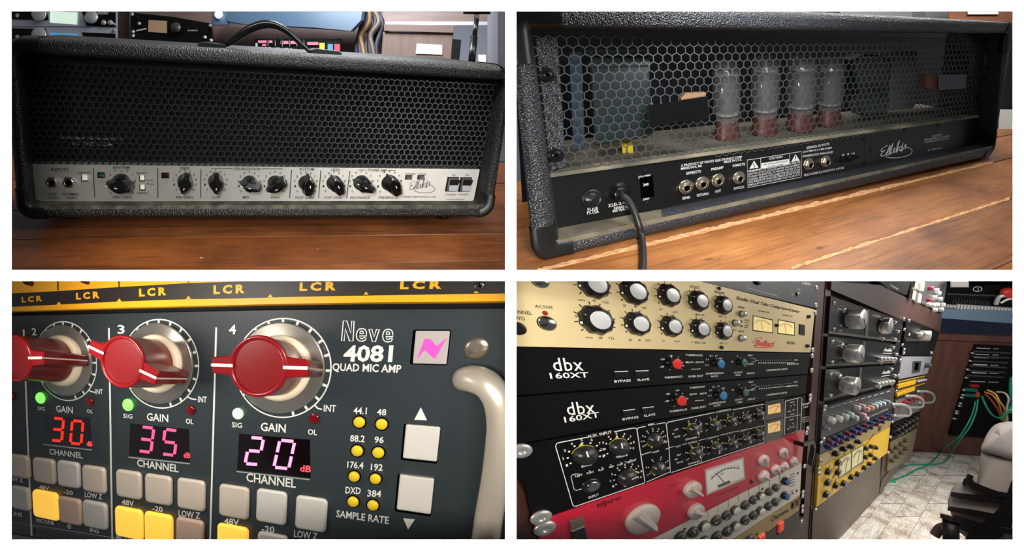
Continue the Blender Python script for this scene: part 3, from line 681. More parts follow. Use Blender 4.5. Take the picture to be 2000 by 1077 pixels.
mb = MB().use(mat('gloss_grey_black', (44, 46, 48), .2, spec=.8)); poly(mb, GM.shift(.012), [(1834, 146), (1888, 145), (1887, 173), (1833, 177)], 0, -.004, bev=.002)
mb.use(BROWNW); poly(mb, GM.shift(.004), [(1809, 145), (1836, 148), (1834, 177), (1808, 172)], 0, -.03)
make('tube_clamp_bar', mb, None, amp2, F2)

# table of the second bay
TB2 = Face(F2.ex, -F2.out, Vector(B2), F2.P(1040, 519))
WOOD2 = wood('honey_brown_pine', (122, 70, 28), (164, 102, 48), (190, 128, 68), 2.2, 40)
WOOD2B = wood('weathered_brown_pine', (108, 66, 38), (148, 94, 52), (178, 120, 70), 2.6, 46)
table2 = thing('wooden_table', 'honey brown pine plank table with splintered pale seams under the back of the amplifier head', 'table', TB2.P(1500, 500) - Vector((0, 0, .03)))
ys = [355, 448, 540.5, 700, 946, 1500]
for i in range(len(ys)-1):
    row(TB2, ys[i], ys[i+1], 1003, 1990, [WOOD2, WOOD2B][i % 2], table2, VP2, j=(0, .0006)[i % 2], gap=.8, vmax=533.)
CHIP = mat('splintered_pale_wood', (226, 178, 124), .8, var=(180, 112, 66), scale=(60, 160, 30), bump=.8, bscale=(120, 400, 100))
def chips(f, va, par, vp, us, wmin, wmax, up=0.0009):
    L, R = [], []
    for u in us:
        v = toV(1003, va, u, vp); wv = random.uniform(wmin, wmax)*(1.0 if u < 1700 else .8)
        L.append(f.P(u, v - wv*.75) + f.out*up); R.append(f.P(u, v + wv*.35) + f.out*up)
    n = len(L); mb = MB(); lo_ = [p - f.out*.004 for p in L+R]
    mb.add(L+R+lo_, [[i, i+1, n+i+1, n+i][::-1] for i in range(n-1)] + [[n+i, n+i+1, 3*n+i+1, 3*n+i] for i in range(n-1)] + [[i, 2*n+i, 2*n+i+1, i+1] for i in range(n-1)])
    make('splintered_edge', mb, CHIP, par, f)
chips(TB2, 541.5, table2, VP2, [1050+i*7 for i in range(128)], 4, 9)
chips(TB2, 699, table2, VP2, [1546+i*6 for i in range(72)], 3, 7)

# beyond the second amplifier: pale desk, cabinet, wall
def slab(name, label, cat, u0, v0, u1, v1, Y, D, m, bev=0, parent=None, **kw):
    r_ = ray((u0+u1)/2, (v0+v1)/2); FB = Face((1, 0, 0), (0, 0, 1), -r_, r_*Y); mb = MB().use(m)
    poly(mb, FB, [(u0, v0), (u1, v0), (u1, v1), (u0, v1)], 0, -D, bev=bev)
    o = make(name, mb, None, parent, FB, **kw)
    if parent is None and cat: o['label'] = label; o['category'] = cat
    return o
BGW = mat('pale_grey_paint', (188, 190, 196), .6); BGD = mat('dark_grey_metal', (50, 52, 58), .5); BRN = mat('brown_laminate', (128, 84, 60), .5, var=(108, 66, 46), scale=(2, 30, 2))
LAV = mat('lavender_grey_paint', (142, 134, 150), .6)
o = slab('wall_back', '', None, 1640, -60, 2150, 330, 2.9, .05, BGW, kind='structure')
slab('trestle', 'dark grey metal trestle behind the top edge of the amplifier seen from the back', 'trestle', 1782, -30, 1808, 60, 2.1, .04, BGD, .003)
slab('cabinet', 'brown laminate cabinet beyond the top right corner of the amplifier seen from the back', 'cabinet', 1852, -40, 2100, 62, 2.3, .3, BRN, .004)
slab('paper_sheet', 'white paper sheet on the brown cabinet at the top right of the second bay', 'paper', 1890, 4, 1950, 28, 2.29, .004, mat('paper', (240, 238, 232), .7))
slab('storage_box', 'lavender grey box standing right of the amplifier seen from the back', 'box', 1958, 68, 2100, 222, 2.2, .3, LAV, .004)
slab('white_crate', 'white crate on the table behind the right end of the amplifier seen from the back', 'crate', 1950, 214, 2100, 262, 2.0, .1, mat('white_plastic', (214, 212, 206), .5), .004)
# ================================================================ BAY 3: close view of a microphone amplifier in a rack
A3, B3 = (.9554, -.2906, .0376), (.1118, -.1383, .8498)
out3 = -ray(800, 745)
F3 = Face(A3, B3, out3, ray(545, 720)*1.0)
SLATE = mat('slate_blue_panel', (42, 49, 52), .45, spec=.4, bump=.12, bscale=(260, 260, 260))
YEL = mat('amber_panel', (244, 172, 28), .45); INKBR = mat('dark_brown_ink', (40, 34, 30), .5)
PR3 = mat('pale_print', (205, 205, 198), .5); PRG = mat('grey_print', (150, 150, 142), .5)
micamp = thing('microphone_amplifier', 'slate blue four channel rack unit with crimson winged knobs and red number displays', 'rack unit', F3.P(545, 720))
mb = MB(); poly(mb, F3, [(-25, 618.5), (520, 606), (993, 603), (993, 1140), (650, 1118), (-25, 1012)], 0, -.02, bev=.0012)
fp = make('front_panel', mb, SLATE, micamp, F3)
# unit above (amber with dark band)
lcr = thing('line_mixer', 'amber and black rack unit with LCR lettering above the slate blue unit', 'rack unit', F3.P(500, 570))
FL = F3.shift(.002)
mb = MB().use(YEL); poly(mb, FL, [(-30, 547.5), (994, 547.5), (994, 588.5), (720, 591), (522, 594.5), (250, 601), (-30, 610)], 0, -.02, bev=.001)
lp = make('front_panel', mb, None, lcr, F3)
FLs = FL.shift(.0003)
mb = MB()
def band(mb, f, top, bot, h=0):
    L = [f.P(*p) for p in top]; R = [f.P(*p) for p in bot]; n = len(L)
    mb.add(L+R, [[i, n+i, n+i+1, i+1] for i in range(n-1)])
tp = [(-30, 577), (22, 573.5), (113, 569), (232, 561), (365, 553.5), (470, 550), (545, 547.5), (700, 547.5), (994, 547.5)]
bt = [(-30, 603), (22, 600), (113, 595.5), (232, 589.5), (365, 585), (470, 583.5), (545, 581), (700, 578), (994, 573.5)]
band(mb, FLs, tp, bt)
for a_, b_ in (((113, 548), (113.5, 568)), ((232, 548), (233, 561)), ((366, 548), (369, 552))): pline(mb, FLs, [a_, b_], 2.4)
for u, v in ((115, 594.5), (233, 588.5), (368, 583.5), (528, 580), (715, 575), (930, 572)): pass
make('printed_band', mb, INKBR, lp, F3)
mb = MB()
for (u0, v0, u1, v1, h) in ((43, 591, 83, 588, 10), (149, 585, 195, 582, 12), (272, 579, 325, 576, 14), (417, 574, 478, 572, 15.5), (585, 568, 656, 566.5, 15), (781, 564.5, 862, 563.5, 15)):
    mb = MB(); text(mb, FLs, 'LCR', u0, v0, u1, v1, h, bold=.05, sp=1.5); make('lettering', mb, YEL, lp, F3)
mb = MB()
for u, v in ((115, 594.5), (233, 588.5), (368, 583.5), (528, 580), (715, 575), (930, 572)):
    k = FLs.out*.0003; mb.add([FLs.P(u-5, v+1)+k, FLs.P(u+5, v+1)+k, FLs.P(u, v-5)+k], [[0, 1, 2]])
make('printed_ticks', mb, YEL, lp, F3)
KB = mat('dark_brown_knob', (46, 20, 14), .25)
for u, v, r in ((62, 554, 6), (172, 553, 4)):
    mb = MB(); lathe(mb, FL, u, v, [(r, 0), (r*.9, 14), (r*.6, 17), (.01, 17)], 20); kn = make('knob', mb, KB, lcr, F3)
screw(lcr, FL, 936, 560, 11, STEEL, None, 5, 'panel_screw')

# black bar painting the shade in the gap between the units, and the units below at the lower left
mb = MB(); poly(mb, F3.shift(-.022), [(-30, 603), (994, 580), (994, 610), (-30, 622)], 0, -.01)
rail = make('gap_shade_bar', mb, MATTB, None, F3); rail['label'] = 'black bar for the shaded gap above the slate blue unit'; rail['category'] = 'rail'
# lower edge at the left bottom
FB_ = F3.shift(-.004)
lowu = thing('rack_unit', 'black rack unit with a bright steel edge below the slate blue unit, lower left', 'rack unit', F3.P(60, 1048))
mb = MB(); poly(mb, FB_, [(-25, 1017), (300, 1071), (300, 1100), (-25, 1040)], 0, -.02, bev=.001); make('front_panel', mb, CH, lowu, F3)
mb = MB(); poly(mb, FB_.shift(.002), [(-25, 1036), (300, 1090), (300, 1100), (-25, 1046)], 0, -.01, bev=.001); make('steel_edge', mb, STEEL, lowu, F3)

FP = F3.shift(.0004)
mb = MB()
for pts in ([(46.5, 644), (62, 1047)], [(213, 641), (219.5, 1060)], [(422.5, 640), (410, 1075)]): pline(mb, FP, pts, 3.4)
for s, u0, v0, u1, v1, h in (('2', 63, 655, 72, 655, 13.5), ('3', 230, 652, 244, 652, 16.5), ('4', 447, 653, 461, 653, 18),
    ('INT', 187, 770, 201, 770.5, 9.5), ('INT', 387, 786, 404, 787, 11.5), ('INT', 632, 804, 656, 805, 13),
    ('GAIN', 110, 804.5, 143, 808, 12.5), ('GAIN', 287, 821.5, 329, 825, 14.5), ('GAIN', 509, 841.5, 558, 845.5, 16),
    ('SIG', 74, 801, 88, 802.5, 6.5), ('SIG', 241, 816.5, 259, 818, 8), ('SIG', 453, 834.5, 473, 836.5, 9.5),
    ('OL', 170, 806.5, 182, 808, 6.5), ('OL', 363, 827.5, 378, 829, 9.5), ('OL', 601, 849, 619, 850.5, 10.5),
    ('CHANNEL', 97, 887.5, 162, 896, 11), ('CHANNEL', 268, 911, 349, 923, 14), ('CHANNEL', 481, 940.5, 578, 953.5, 16.5),
    ('48V', 77, 955.5, 97, 958, 8), ('-20', 125, 965, 143, 967.5, 8), ('LOW Z', 166, 971, 200, 976, 10), ('LOW Z', 10, 937, 46, 943, 8.5),
    ('48V', 238, 986, 262, 989, 10), ('-20', 298, 998, 318, 1001, 10), ('LOW Z', 349, 1008.5, 391, 1014, 12),
    ('48V', 438, 1024, 467, 1027, 12), ('-20', 511, 1039, 536, 1042, 12.5), ('LOW Z', 574, 1049, 620, 1055, 13),
    ('INS', 28, 1007, 44, 1010, 7.5), ('MIC/LINE', 72, 1020, 106, 1026, 8), ('Ø', 132, 1032, 140, 1034, 9), ('INS', 176, 1039, 194, 1042, 9), ('MIC/LINE', 228, 1053, 262, 1060, 9),
    ('44.1', 690, 808.5, 716, 809.5, 12.5), ('48', 736, 811, 754, 812, 12), ('88.2', 683.5, 862.5, 712, 864, 12.5), ('96', 731, 865, 749, 866, 12),
    ('176.4', 678, 914, 709.5, 916, 12.5), ('192', 724, 918.5, 747, 920, 12.5), ('DXD', 674.5, 964, 704, 966, 13), ('384', 717, 970, 744, 971.5, 12.5),
    ('SAMPLE RATE', 656.5, 1010, 759, 1024, 13.5)):
    text(mb, FP, s, u0, v0, u1, v1, h, bold=.018)
text(mb, FP, '4081', 670, 705.5, 766, 706.5, 30, bold=.03); text(mb, FP, 'QUAD MIC AMP', 649, 724, 783, 728.5, 14.5, bold=.022)
for u, v, s in ((821.5, 809, 12.5),): k = FP.out*.0003; mb.add([FP.P(809, 820.5)+k, FP.P(834, 821.5)+k, FP.P(822, 796)+k], [[0, 1, 2]])
k = FP.out*.0003; mb.add([FP.P(787.5, 1013)+k, FP.P(810.5, 1015)+k, FP.P(797, 1035)+k], [[2, 1, 0]])
# outline lettering of the maker's word: each letter drawn by its outline
def strokes(mb, f, u0, v0, u1, v1, hp, letters, w):
    """letters: closed outlines in a box 1 high; advance along the baseline"""
    for ox, pl in letters:
        for P_ in pl: pline(mb, f, [(u0 + (ox+x)*(u1-u0), v0 + (ox+x)*(v1-v0) - y*hp) for x, y in P_], w, close=True)
def eo(ox, s=.185):
    o = [(ox+s*.5+s*.5*math.cos(t), .31+.31*math.sin(t)) for t in np.linspace(-.75, -6.0, 22)]
    inn = [(ox+s*.5+s*.24*math.cos(t), .30+.14*math.sin(t)) for t in np.linspace(-.9, -3.1, 7)]
    return [(x, y) for x, y in o] + [(ox+s*1.0, .27), (ox+s*.28, .27)] + [(x, y) for x, y in inn[::-1]]
Nn = [(0, 0), (.035, 1), (.10, 1), (.175, .38), (.19, 1), (.235, 1), (.215, 0), (.15, 0), (.07, .62), (.05, 0)]
ee = [(.0, .31), (.02, .5), (.06, .62), (.115, .64), (.165, .6), (.19, .46), (.19, .27), (.06, .27), (.075, .15), (.115, .13), (.145, .2), (.185, .17), (.16, .05), (.11, 0), (.05, .02), (.012, .12)]
eh = [(.065, .39), (.075, .5), (.105, .52), (.13, .48), (.135, .39)]
vv_ = [(0, .62), (.055, .62), (.095, .22), (.14, .62), (.195, .62), (.12, 0), (.065, 0)]
strokes(mb, FP, 667, 666, 772, 669, 39, [(0, [Nn]), (.275, [ee, eh]), (.51, [vv_]), (.765, [ee, eh])], 2.1)
# knob scales
for u, v, r in ((127, 707, 77), (311, 712.5, 86.5), (549, 721, 96.5)):
    w_ = r*.027
    ringarc(mb, FP, u, v, r, w_, 0, 360, 64)
    ticks(mb, FP, u, v, r*.9, r, w_*1.9, [90-18*i for i in range(-7, 10)])
    q = FP.q(u, v)*r
    a_ = math.radians(-44); j = FP.jac(u, v)
    p0 = proj(FP.P(u, v) + FP.ex*q*math.cos(a_) + FP.ez*q*math.sin(a_)); t_ = {127: (186, 767), 311: (384, 781), 549: (629, 800)}[u]
    pline(mb, FP, [p0, (p0[0]+(t_[0]-p0[0])*.45, t_[1]-1.5), t_], w_*1.1)
pr = make('lettering', mb, PR3, fp, F3)

CRIM = mat('crimson_knob', (122, 14, 20), .3, spec=.5); CRIM2 = mat('crimson_cap', (112, 14, 16), .45)
ALU = mat('spun_aluminium', (186, 180, 168), .32, metal=.85, bump=.05, bscale=(300, 300, 300)); IVORY = mat('ivory_collar', (224, 208, 180), .45)
KWHITE = mat('knob_white_line', (240, 225, 205), .5)
# each: dial centre, dial half height, cap centre, cap half height, wing direction
for (u, v, r, cu_, cv_, rc, ang) in ((127, 706, 69, 25, 702, 47, 2), (309, 712, 78.5, 237, 709, 53, -20), (546, 720.5, 88.5, 503, 715, 62, 0), (-20, 700, 60, -150, 696, 45, 0)):
    kb = thing('gain_knob', '', '', F3.P(u, v)); kb.parent = micamp; kb.location = F3.P(u, v) - wloc(micamp); del kb['label']; del kb['category']
    mb = MB(); lathe(mb, FP, u, v, [(r, .3), (r, 5), (r*.97, 7), (r*.72, 7.5), (r*.7, 9)], 64); make('dial_skirt', mb, ALU, kb, F3)
    mb = MB(); lathe(mb, FP, u, v, [(r*.73, 6), (r*.71, 14), (r*.66, 18), (r*.6, 19)], 48); make('collar', mb, IVORY, kb, F3)
    # height at which the cap appears where it was read
    X0 = F3.P(u, v); best = (1e9, 0)
    for hh in np.linspace(.05, .3, 126):
        p = proj(X0 + F3.out*hh); d_ = math.hypot(p[0]-cu_, p[1]-cv_)
        if d_ < best[0]: best = (d_, hh)
    H = best[1]; Xc = X0 + F3.out*H; q = rc/Xc.y*1.0
    e1 = F3.ex; e2 = F3.ez
    b0 = proj(Xc); b1 = proj(Xc + e1*1e-4); b2 = proj(Xc + e2*1e-4)
    R_ = rc/(math.hypot(b1[1]-b0[1], b2[1]-b0[1])/1e-4)
    ca, sa = math.cos(math.radians(ang)), math.sin(math.radians(ang))
    def ring(rr, hh, n=56): return [X0 + e1*(rr*math.cos(2*PI*i/n)) + e2*(rr*math.sin(2*PI*i/n)) + F3.out*hh for i in range(n)]
    rb = R_*1.0
    mb = MB().use(CRIM)
    mb.grid([ring(rb*1.0, .014), ring(rb*.98, H*.55), ring(rb*.96, H*.9), ring(rb*.99, H*.93), ring(rb*.985, H*.975), ring(rb*.95, H), ring(rb*.88, H), ring(rb*.84, H*.96)], True, (False, False), True)
    # wings
    for sgn in (1, -1):
        L0, L1, wd, wd2 = rb*.86, rb*1.62, rb*.36, rb*.27
        prof = [(L0, -wd), (rb*1.2, -wd2*1.1), (L1-rb*.06, -wd2), (L1, -wd2*.8), (L1, wd2*.8), (L1-rb*.06, wd2), (rb*1.2, wd2*1.1), (L0, wd)]
        def lpw(hh, k=1.0, s_=1.0): return [X0 + e1*(sgn*(L0+(x-L0)*s_)*ca - sgn*z*k*sa) + e2*(sgn*(L0+(x-L0)*s_)*sa + sgn*z*k*ca) + F3.out*hh for x, z in prof]
        mb.grid([lpw(.018, .95, 1.0), lpw(H*.9, 1, 1.0), lpw(H*.965, 1.0, .98), lpw(H*.985, .85, .93)], True, (True, True), False)
    body = make('winged_body', mb, None, kb, F3)
    mb = MB(); mb.grid([ring(rb*.845, H*.93), ring(rb*.845, H*.962), ring(rb*.8, H*.965), ring(.0001, H*.965)], True, (False, False), True); make('cap', mb, CRIM2, body, F3)
    mb = MB()
    for sgn in (1, -1):
        lw = rb*.05; x0_, x1_ = rb*.84, rb*1.6
        mb.add([X0 + e1*(sgn*x*ca - sgn*z*sa) + e2*(sgn*x*sa + sgn*z*ca) + F3.out*(H*1.002) for x, z in ((x0_, -lw), (x1_, -lw), (x1_, lw), (x0_, lw))], [[0, 1, 2, 3]])
        mb.add([X0 + e1*(sgn*x*ca - sgn*z*sa) + e2*(sgn*x*sa + sgn*z*ca) + F3.out*hh for x, z, hh in ((L1*1.003, -lw*.6, H), (L1*1.003, -lw*.6, H*.1), (L1*1.003, lw*.6, H*.1), (L1*1.003, lw*.6, H))], [[0, 1, 2, 3]])
    make('pointer_line', mb, KWHITE, body, F3)
# indicator lamps
def led(par, f, u, v, r, m, h=4, bez=None, name='indicator_light'):
    mb = MB()
    if bez: mb.use(bez); lathe(mb, f, u, v, [(r*1.22, 0), (r*1.2, .6), (r*1.05, .7)], 20)
    mb.use(m); lathe(mb, f, u, v, [(r, 0), (r, h*.4), (r*.9, h*.75), (r*.6, h*1.0), (.01, h*1.1)], 20)
    return make(name, mb, None, par, f)
GRN = mat('lit_green_led', (120, 255, 90), .3, emis=1.2); GRNW = mat('lit_white_green_led', (190, 255, 180), .3, emis=1.25)
OLR = mat('unlit_red_led', (96, 12, 12), .2); LENSY = mat('yellow_led', (214, 182, 36), .25, spec=.7)
for u, v, r, m_ in ((80, 778, 11, GRN), (250.5, 791.5, 12, GRN), (465, 808.5, 11, GRNW), (176, 785.5, 9, OLR), (373, 801.5, 9.5, OLR), (613, 818, 10.5, OLR), (24, 775, 8, OLR)):
    led(micamp, FP, u, v, r, m_, 5)
for u, v in ((702, 825), (745.5, 829), (698, 881), (739, 884.5), (692, 931), (733.5, 935.5), (690, 980), (728.5, 987)):
    led(micamp, FP, u, v, 11 if v < 900 else 10.3, LENSY, 9, HOLE)
# displays
DISP = mat('display_window', (14, 6, 8), .12, spec=.6)
SEG = {'3': 'abcdg', '0': 'abcdef', '5': 'acdfg', '2': 'abdeg'}
def display(Q, digits, m, segh, dB, fs=1.0):
    mb = MB(); poly(mb, FP, Q, .0003, -.004, bev=.002); d = make('display_window', mb, DISP, micamp, F3)
    for s, (u, v, w_, h_, sl, dv) in digits:
        mb = MB()
        P = {'A': (0, 0), 'B': (1, 0), 'C': (1, .5), 'D': (1, 1), 'E': (0, 1), 'F': (0, .5)}
        pt = lambda k: (u + P[k][0]*w_ - P[k][1]*sl, v + P[k][1]*h_ + P[k][0]*dv)
        for seg, (a_, b_) in {'a': 'AB', 'b': 'BC', 'c': 'CD', 'd': 'ED', 'e': 'FE', 'f': 'AF', 'g': 'FC'}.items():
            if seg in SEG[s]:
                p, q_ = pt(a_), pt(b_); t0 = .10
                pline(mb, FP, [(p[0]+(q_[0]-p[0])*t0, p[1]+(q_[1]-p[1])*t0), (p[0]+(q_[0]-p[0])*(1-t0), p[1]+(q_[1]-p[1])*(1-t0))], segh, h=.9)
        make('lit_digit', mb, m, d, F3)
    mb = MB(); text(mb, FP, *dB, bold=.02, h=.9); make('lit_unit', mb, mat('lit_red_unit', (255, 70, 80), .4, emis=1.0), d, F3)
LR = mat('lit_red', (255, 40, 22), .4, emis=1.0); LP = mat('lit_pink_red', (255, 74, 120), .4, emis=1.0); LP2 = mat('lit_pink', (255, 140, 185), .4, emis=1.0)
display([(86, 810), (175, 817), (180, 877), (85, 866)], [('3', (105, 817, 20, 43, 4, 2)), ('0', (142, 822, 21, 44, 4, 2))], LR, 5, ('dB', 170, 871, 181, 872.5, 9))
display([(253, 827), (369, 839), (371, 904), (251, 891)], [('3', (277, 834, 24, 47, 6, 3)), ('5', (323, 839, 24, 48, 6, 3))], LP, 5.5, ('dB', 359, 894, 372, 895.5, 10))
display([(466, 847), (606, 859), (607, 935), (462, 919)], [('2', (489, 855, 26, 51, 10, 2)), ('0', (547, 860, 29, 53, 12, 3))], LP2, 6, ('dB', 586, 921, 607, 923, 12.5))
mb = MB()
for p in ([(85, 868.5), (180, 879.5)], [(251, 893.5), (371, 906.5)], [(462, 921.5), (605, 937.5)]): pline(mb, FP, p, 2.2)
make('window_edge', mb, PRG, fp, F3)
# push buttons
GREYB = mat('grey_beige_button', (186, 174, 158), .4); YB = mat('lit_amber_button', (255, 196, 70), .4, emis=.72); PKB = mat('pinkish_button', (200, 170, 150), .4); LG = mat('light_grey_button', (190, 186, 178), .4)
for (u, v, w_, h_, m_) in ((34, 912, 40, 45, GREYB), (83, 921, 42, 49, GREYB), (131, 928, 43, 51, LG), (181, 938, 45, 52, GREYB), (249, 948, 49, 54, GREYB), (307, 958, 52, 57, GREYB), (371, 968, 54, 60, GREYB),
                           (455, 982, 58, 63, GREYB), (528.5, 992, 59, 65, LG), (606.5, 1006, 61, 66, LG), (37, 975, 36, 46, LG), (85.5, 988.5, 48, 54, YB), (134, 1000, 44, 52, PKB), (183, 1008, 47, 53, LG),
                           (249, 1024, 53, 59, YB), (307, 1036, 54, 62, YB), (369, 1047, 54, 62, PKB), (452, 1062, 60, 66, YB), (531, 1078, 60, 66, LG)):
    mb = MB(); uo, vo = (u + (u-800)*-.02, v)
    mb.use(m_); box(mb, FP, u, v, w_, h_, 7, rad=8, inset=5, smooth=True); make('push_button', mb, None, micamp, F3)
for u, v, w_, h_ in ((823, 866, 66, 66), (811, 967, 66, 68)):
    mb = MB().use(HOLE); box(mb, FP, u-2, v+1, w_+6, h_+6, .8, rad=3, inset=.5); mb.use(LG); box(mb, FP, u, v, w_, h_, 15, rad=3, inset=3); make('push_button', mb, None, micamp, F3)
mb = MB().use(HOLE); box(mb, FP, 840, 679, 74, 69, 1.5, rad=4, inset=.8); mb.use(mat('pearl_button', (160, 150, 147), .4)); box(mb, FP, 842, 679, 66, 64, 10, rad=2, inset=2)
lb = make('emblem_button', mb, None, micamp, F3)
mb = MB(); g = FP.shift(.0125)
zz = [(815, 702), (829, 663), (842, 663.5), (852, 678), (871, 660), (860, 686), (849, 700), (838, 693), (828, 683)]
k = g.out*.0003; fan = [(814, 703), (829, 662), (841, 663), (853, 677), (873, 659.5), (850, 700.5), (846, 700), (829, 684)]
V_ = [g.P(*p)+k for p in fan]
mb.add(V_, [[0, 7, 1], [1, 7, 2], [2, 7, 6], [2, 6, 3], [3, 6, 5], [3, 5, 4]][:]); mb.f = [f_[::-1] if False else f_ for f_ in mb.f]
make('pink_emblem', mb, mat('pink_ink', (224, 70, 160), .5, emis=.2), lb, F3)
mb = MB().use(mat('warm_steel', (210, 196, 172), .25, metal=.9)); lathe(mb, FP, 931, 681, [(22, 0), (22, 3), (18, 7), (8, 9)], 28); lathe(mb, FP, 931, 681, [(8, 9), (7, 5), (.01, 5)], 6, smooth=False); make('hex_screw', mb, None, micamp, F3)
# handle
mb = MB()
hp = [FP.P(905, 742, 0), FP.P(908, 741, .03), FP.P(926, 741, .055), FP.P(952, 752, .07), FP.P(972, 782, .075), FP.P(979, 830, .075), FP.P(974, 890, .075), FP.P(966, 950, .075), FP.P(955, 1010, .075), FP.P(944, 1090, .075)]
tube(mb, hp, [.023, .024, .0265, .028, .0285, .0285, .0285, .0285, .0285, .0285], 24)
make('rack_handle', mb, mat('satin_cream_aluminium', (200, 190, 172), .36, metal=.5), micamp, F3)
# ================================================================ BAY 4: racks of studio equipment in a brown cabinet
VP4 = (1975., 698.)
A4, B4 = (.7957, .6529, -.1302), (-.1495, -.2635, .5991)
out4 = -ray(800, 620)
F4 = Face(A4, B4, out4, ray(1008, 550)*.68)
def h4(u, v, U): return v + (VP4[1]-v)*(U-u)/(VP4[0]-u)          # follow a level line of the rack
BROWN = mat('dark_brown_laminate', (74, 46, 38), .42, var=(56, 34, 29), scale=(6, 60, 6), lo=.3, hi=.75)
BROWN_LIT = mat('laminate_reflected_light', (92, 78, 68), .45, var=(78, 64, 56), scale=(6, 60, 6))  # the rack's brown laminate with reflected light painted in as grey
CREAM = mat('champagne_panel', (214, 194, 146), .42, metal=.25, bump=.04, bscale=(20, 900, 20))
BLK4 = mat('black_rack_panel', (12, 11, 12), .45, spec=.12)
NAVY = mat('navy_black_panel', (14, 18, 30), .4)
RED4 = mat('cherry_red_panel', (196, 26, 52), .38, coat=.2)
WHT4 = mat('ivory_rack_panel', (226, 220, 204), .42)
GOLD4 = mat('pale_gold_panel', (190, 166, 108), .38, metal=.4)
GRY4 = mat('graphite_panel', (58, 58, 60), .4)
KBLK = mat('knob_black', (22, 20, 19), .3); CAPS = mat('silver_cap', (205, 205, 204), .35, metal=.35)
SAL = mat('turned_aluminium', (206, 204, 200), .34, metal=.7)

def unit(f, name, label, quad, m, h=.004, d=.03, bev=.0008, fcm=None):
    """rack unit: quad = TL, TR, BR, BL readings"""
    t = thing(name, label, 'rack unit', f.P(*quad[3])); mb = MB(); poly(mb, f, quad, h, -d, bev=bev)
    p = make('front_panel', mb, m, t, fcm or f); return t, p, f.shift(h + .0003)
def kcyl(par, f, u, v, r, h, m, cap=None, line=None, flute=0, taper=.85, name='knob', ang=90, capr=.62, lift=1.5, seg=24):
    mb = MB().use(m); lathe(mb, f, u, v, [(r, 0), (r, h*.3), (r*taper, h*.92), (r*taper*.93, h), (.01, h)], seg if not flute else max(24, flute*4), flute=flute, fa=.05)
    o = make(name, mb, None, par, f)
    if cap:
        m2 = MB(); lathe(m2, f, u, v, [(r*capr, h*.98), (r*capr, h+lift), (r*capr*.93, h+lift*1.25), (.01, h+lift*1.25)], 24); make('cap', m2, cap, o, f)
    if line:
        m2 = MB(); q = f.q(u, v)*r; X = f.P(u, v)+f.out*(h*1.04*f.px(u, v)); a_ = math.radians(ang); c, s = math.cos(a_), math.sin(a_); w_ = .09
        m2.add([X + f.ex*(q*(x*c-z*s)) + f.ez*(q*(x*s+z*c)) for x, z in ((.15, -w_), (taper*.95, -w_), (taper*.95, w_), (.15, w_))], [[0, 1, 2, 3]]); make('pointer_line', m2, line, o, f)
    return o
def rscrew(par, f, u, v, r, name='rack_screw'):
    mb = MB().use(SAL); lathe(mb, f, u, v, [(r, 0), (r, r*.12), (r*.9, r*.3), (r*.62, r*.42), (r*.34, r*.45), (r*.30, r*.3), (.01, r*.3)], 24)
    return make(name, mb, None, par, f)

# --- rack cabinet: posts, base, top
rack = thing('rack_cabinet', 'dark brown laminate cabinet holding three bays of rack equipment', 'cabinet', F4.P(1640, 1052))
FR = F4.shift(-.012)
mb = MB(); poly(mb, FR, [(1597.5, 549.5), (1611, 549.5), (1577, 1062), (1566, 1062)], 0, -.35, bev=.001); make('upright', mb, BROWN, rack, F4)
mb = MB(); poly(mb, FR, [(1613, 549.5), (1624, 549.5), (1592, 1062), (1579, 1062)], 0, -.35, bev=.001); make('upright', mb, BROWN, rack, F4)
mb = MB(); poly(mb, FR, [(1757, 610), (1770, 618), (1723, 985), (1712, 1000)], 0, -.35, bev=.001); make('upright', mb, BROWN, rack, F4)
mb = MB(); poly(mb, F4.shift(.004), [(1624, 550), (1720, 557), (1840, 616), (1836, 655), (1760, 625), (1623, 566)], 0, -.35, bev=.002); make('top_beam', mb, BROWN, rack, F4)
mb = MB(); poly(mb, FR, [(1002, 900), (1030, 930), (1072, 1062), (1002, 1062)], -.004, -.3, bev=.001); make('side_panel', mb, BROWN, rack, F4)
mb = MB(); poly(mb, FR, [(1500, 1062), (1577, 1005), (1577, 1062)], .002, -.3); make('plinth', mb, BROWN_LIT, rack, F4)
mb = MB(); poly(mb, F4, [(1588, 1000), (1722, 873), (1717, 967), (1640, 1053), (1583, 1100)], -.004, -.3); make('plinth', mb, BROWN_LIT, rack, F4)
mb = MB(); poly(mb, F4, [(1722, 940), (1790, 852), (1779, 884), (1717, 967)], -.004, -.3); make('plinth', mb, BROWN_LIT, rack, F4)
mb = MB(); poly(mb, F4, [(1000, 549), (1800, 575), (1700, 1000), (1600, 1070), (1000, 1070)], -.04, -.05); make('inner_back', mb, MATTB, rack, F4)

# --- unit: navy black effects unit at the top
t, p, g = unit(F4, 'effects_unit', 'navy black rack unit with white outlined printing at the top of the first bay', [(1364, 549), (1603, 549.5), (1593, 602), (1365, 549.5)], NAVY, .003)
mb = MB(); pline(mb, g, [(1457, 562), (1520, 579), (1521, 550)], 1.2)
text(mb, g, 'LIMITER', 1455, 559.5, 1463, 561, 3); text(mb, g, '2000', 1565, 555, 1583, 558, 4.5); text(mb, g, 'GAIN', 1505, 563, 1512, 565, 3); text(mb, g, 'POWER', 1556, 566.5, 1563, 567.5, 2.4); text(mb, g, 'ON', 1545, 576.5, 1549.5, 577, 3); text(mb, g, 'INPUT', 1505, 552.5, 1517, 555, 2.5)
make('lettering', mb, PRINTW, p, F4)
kcyl(t, g, 1478, 553, 5, 7, KBLK, line=PRINTW); mb = MB().use(CHROME); lathe(mb, g, 1558, 576, [(5, 0), (5, 3), (3.6, 3.4)], 16); mb.use(HOLE); lathe(mb, g, 1558, 576, [(3.4, 3), (3.2, 3.2)], 12); make('jack_socket', mb, None, t, F4)
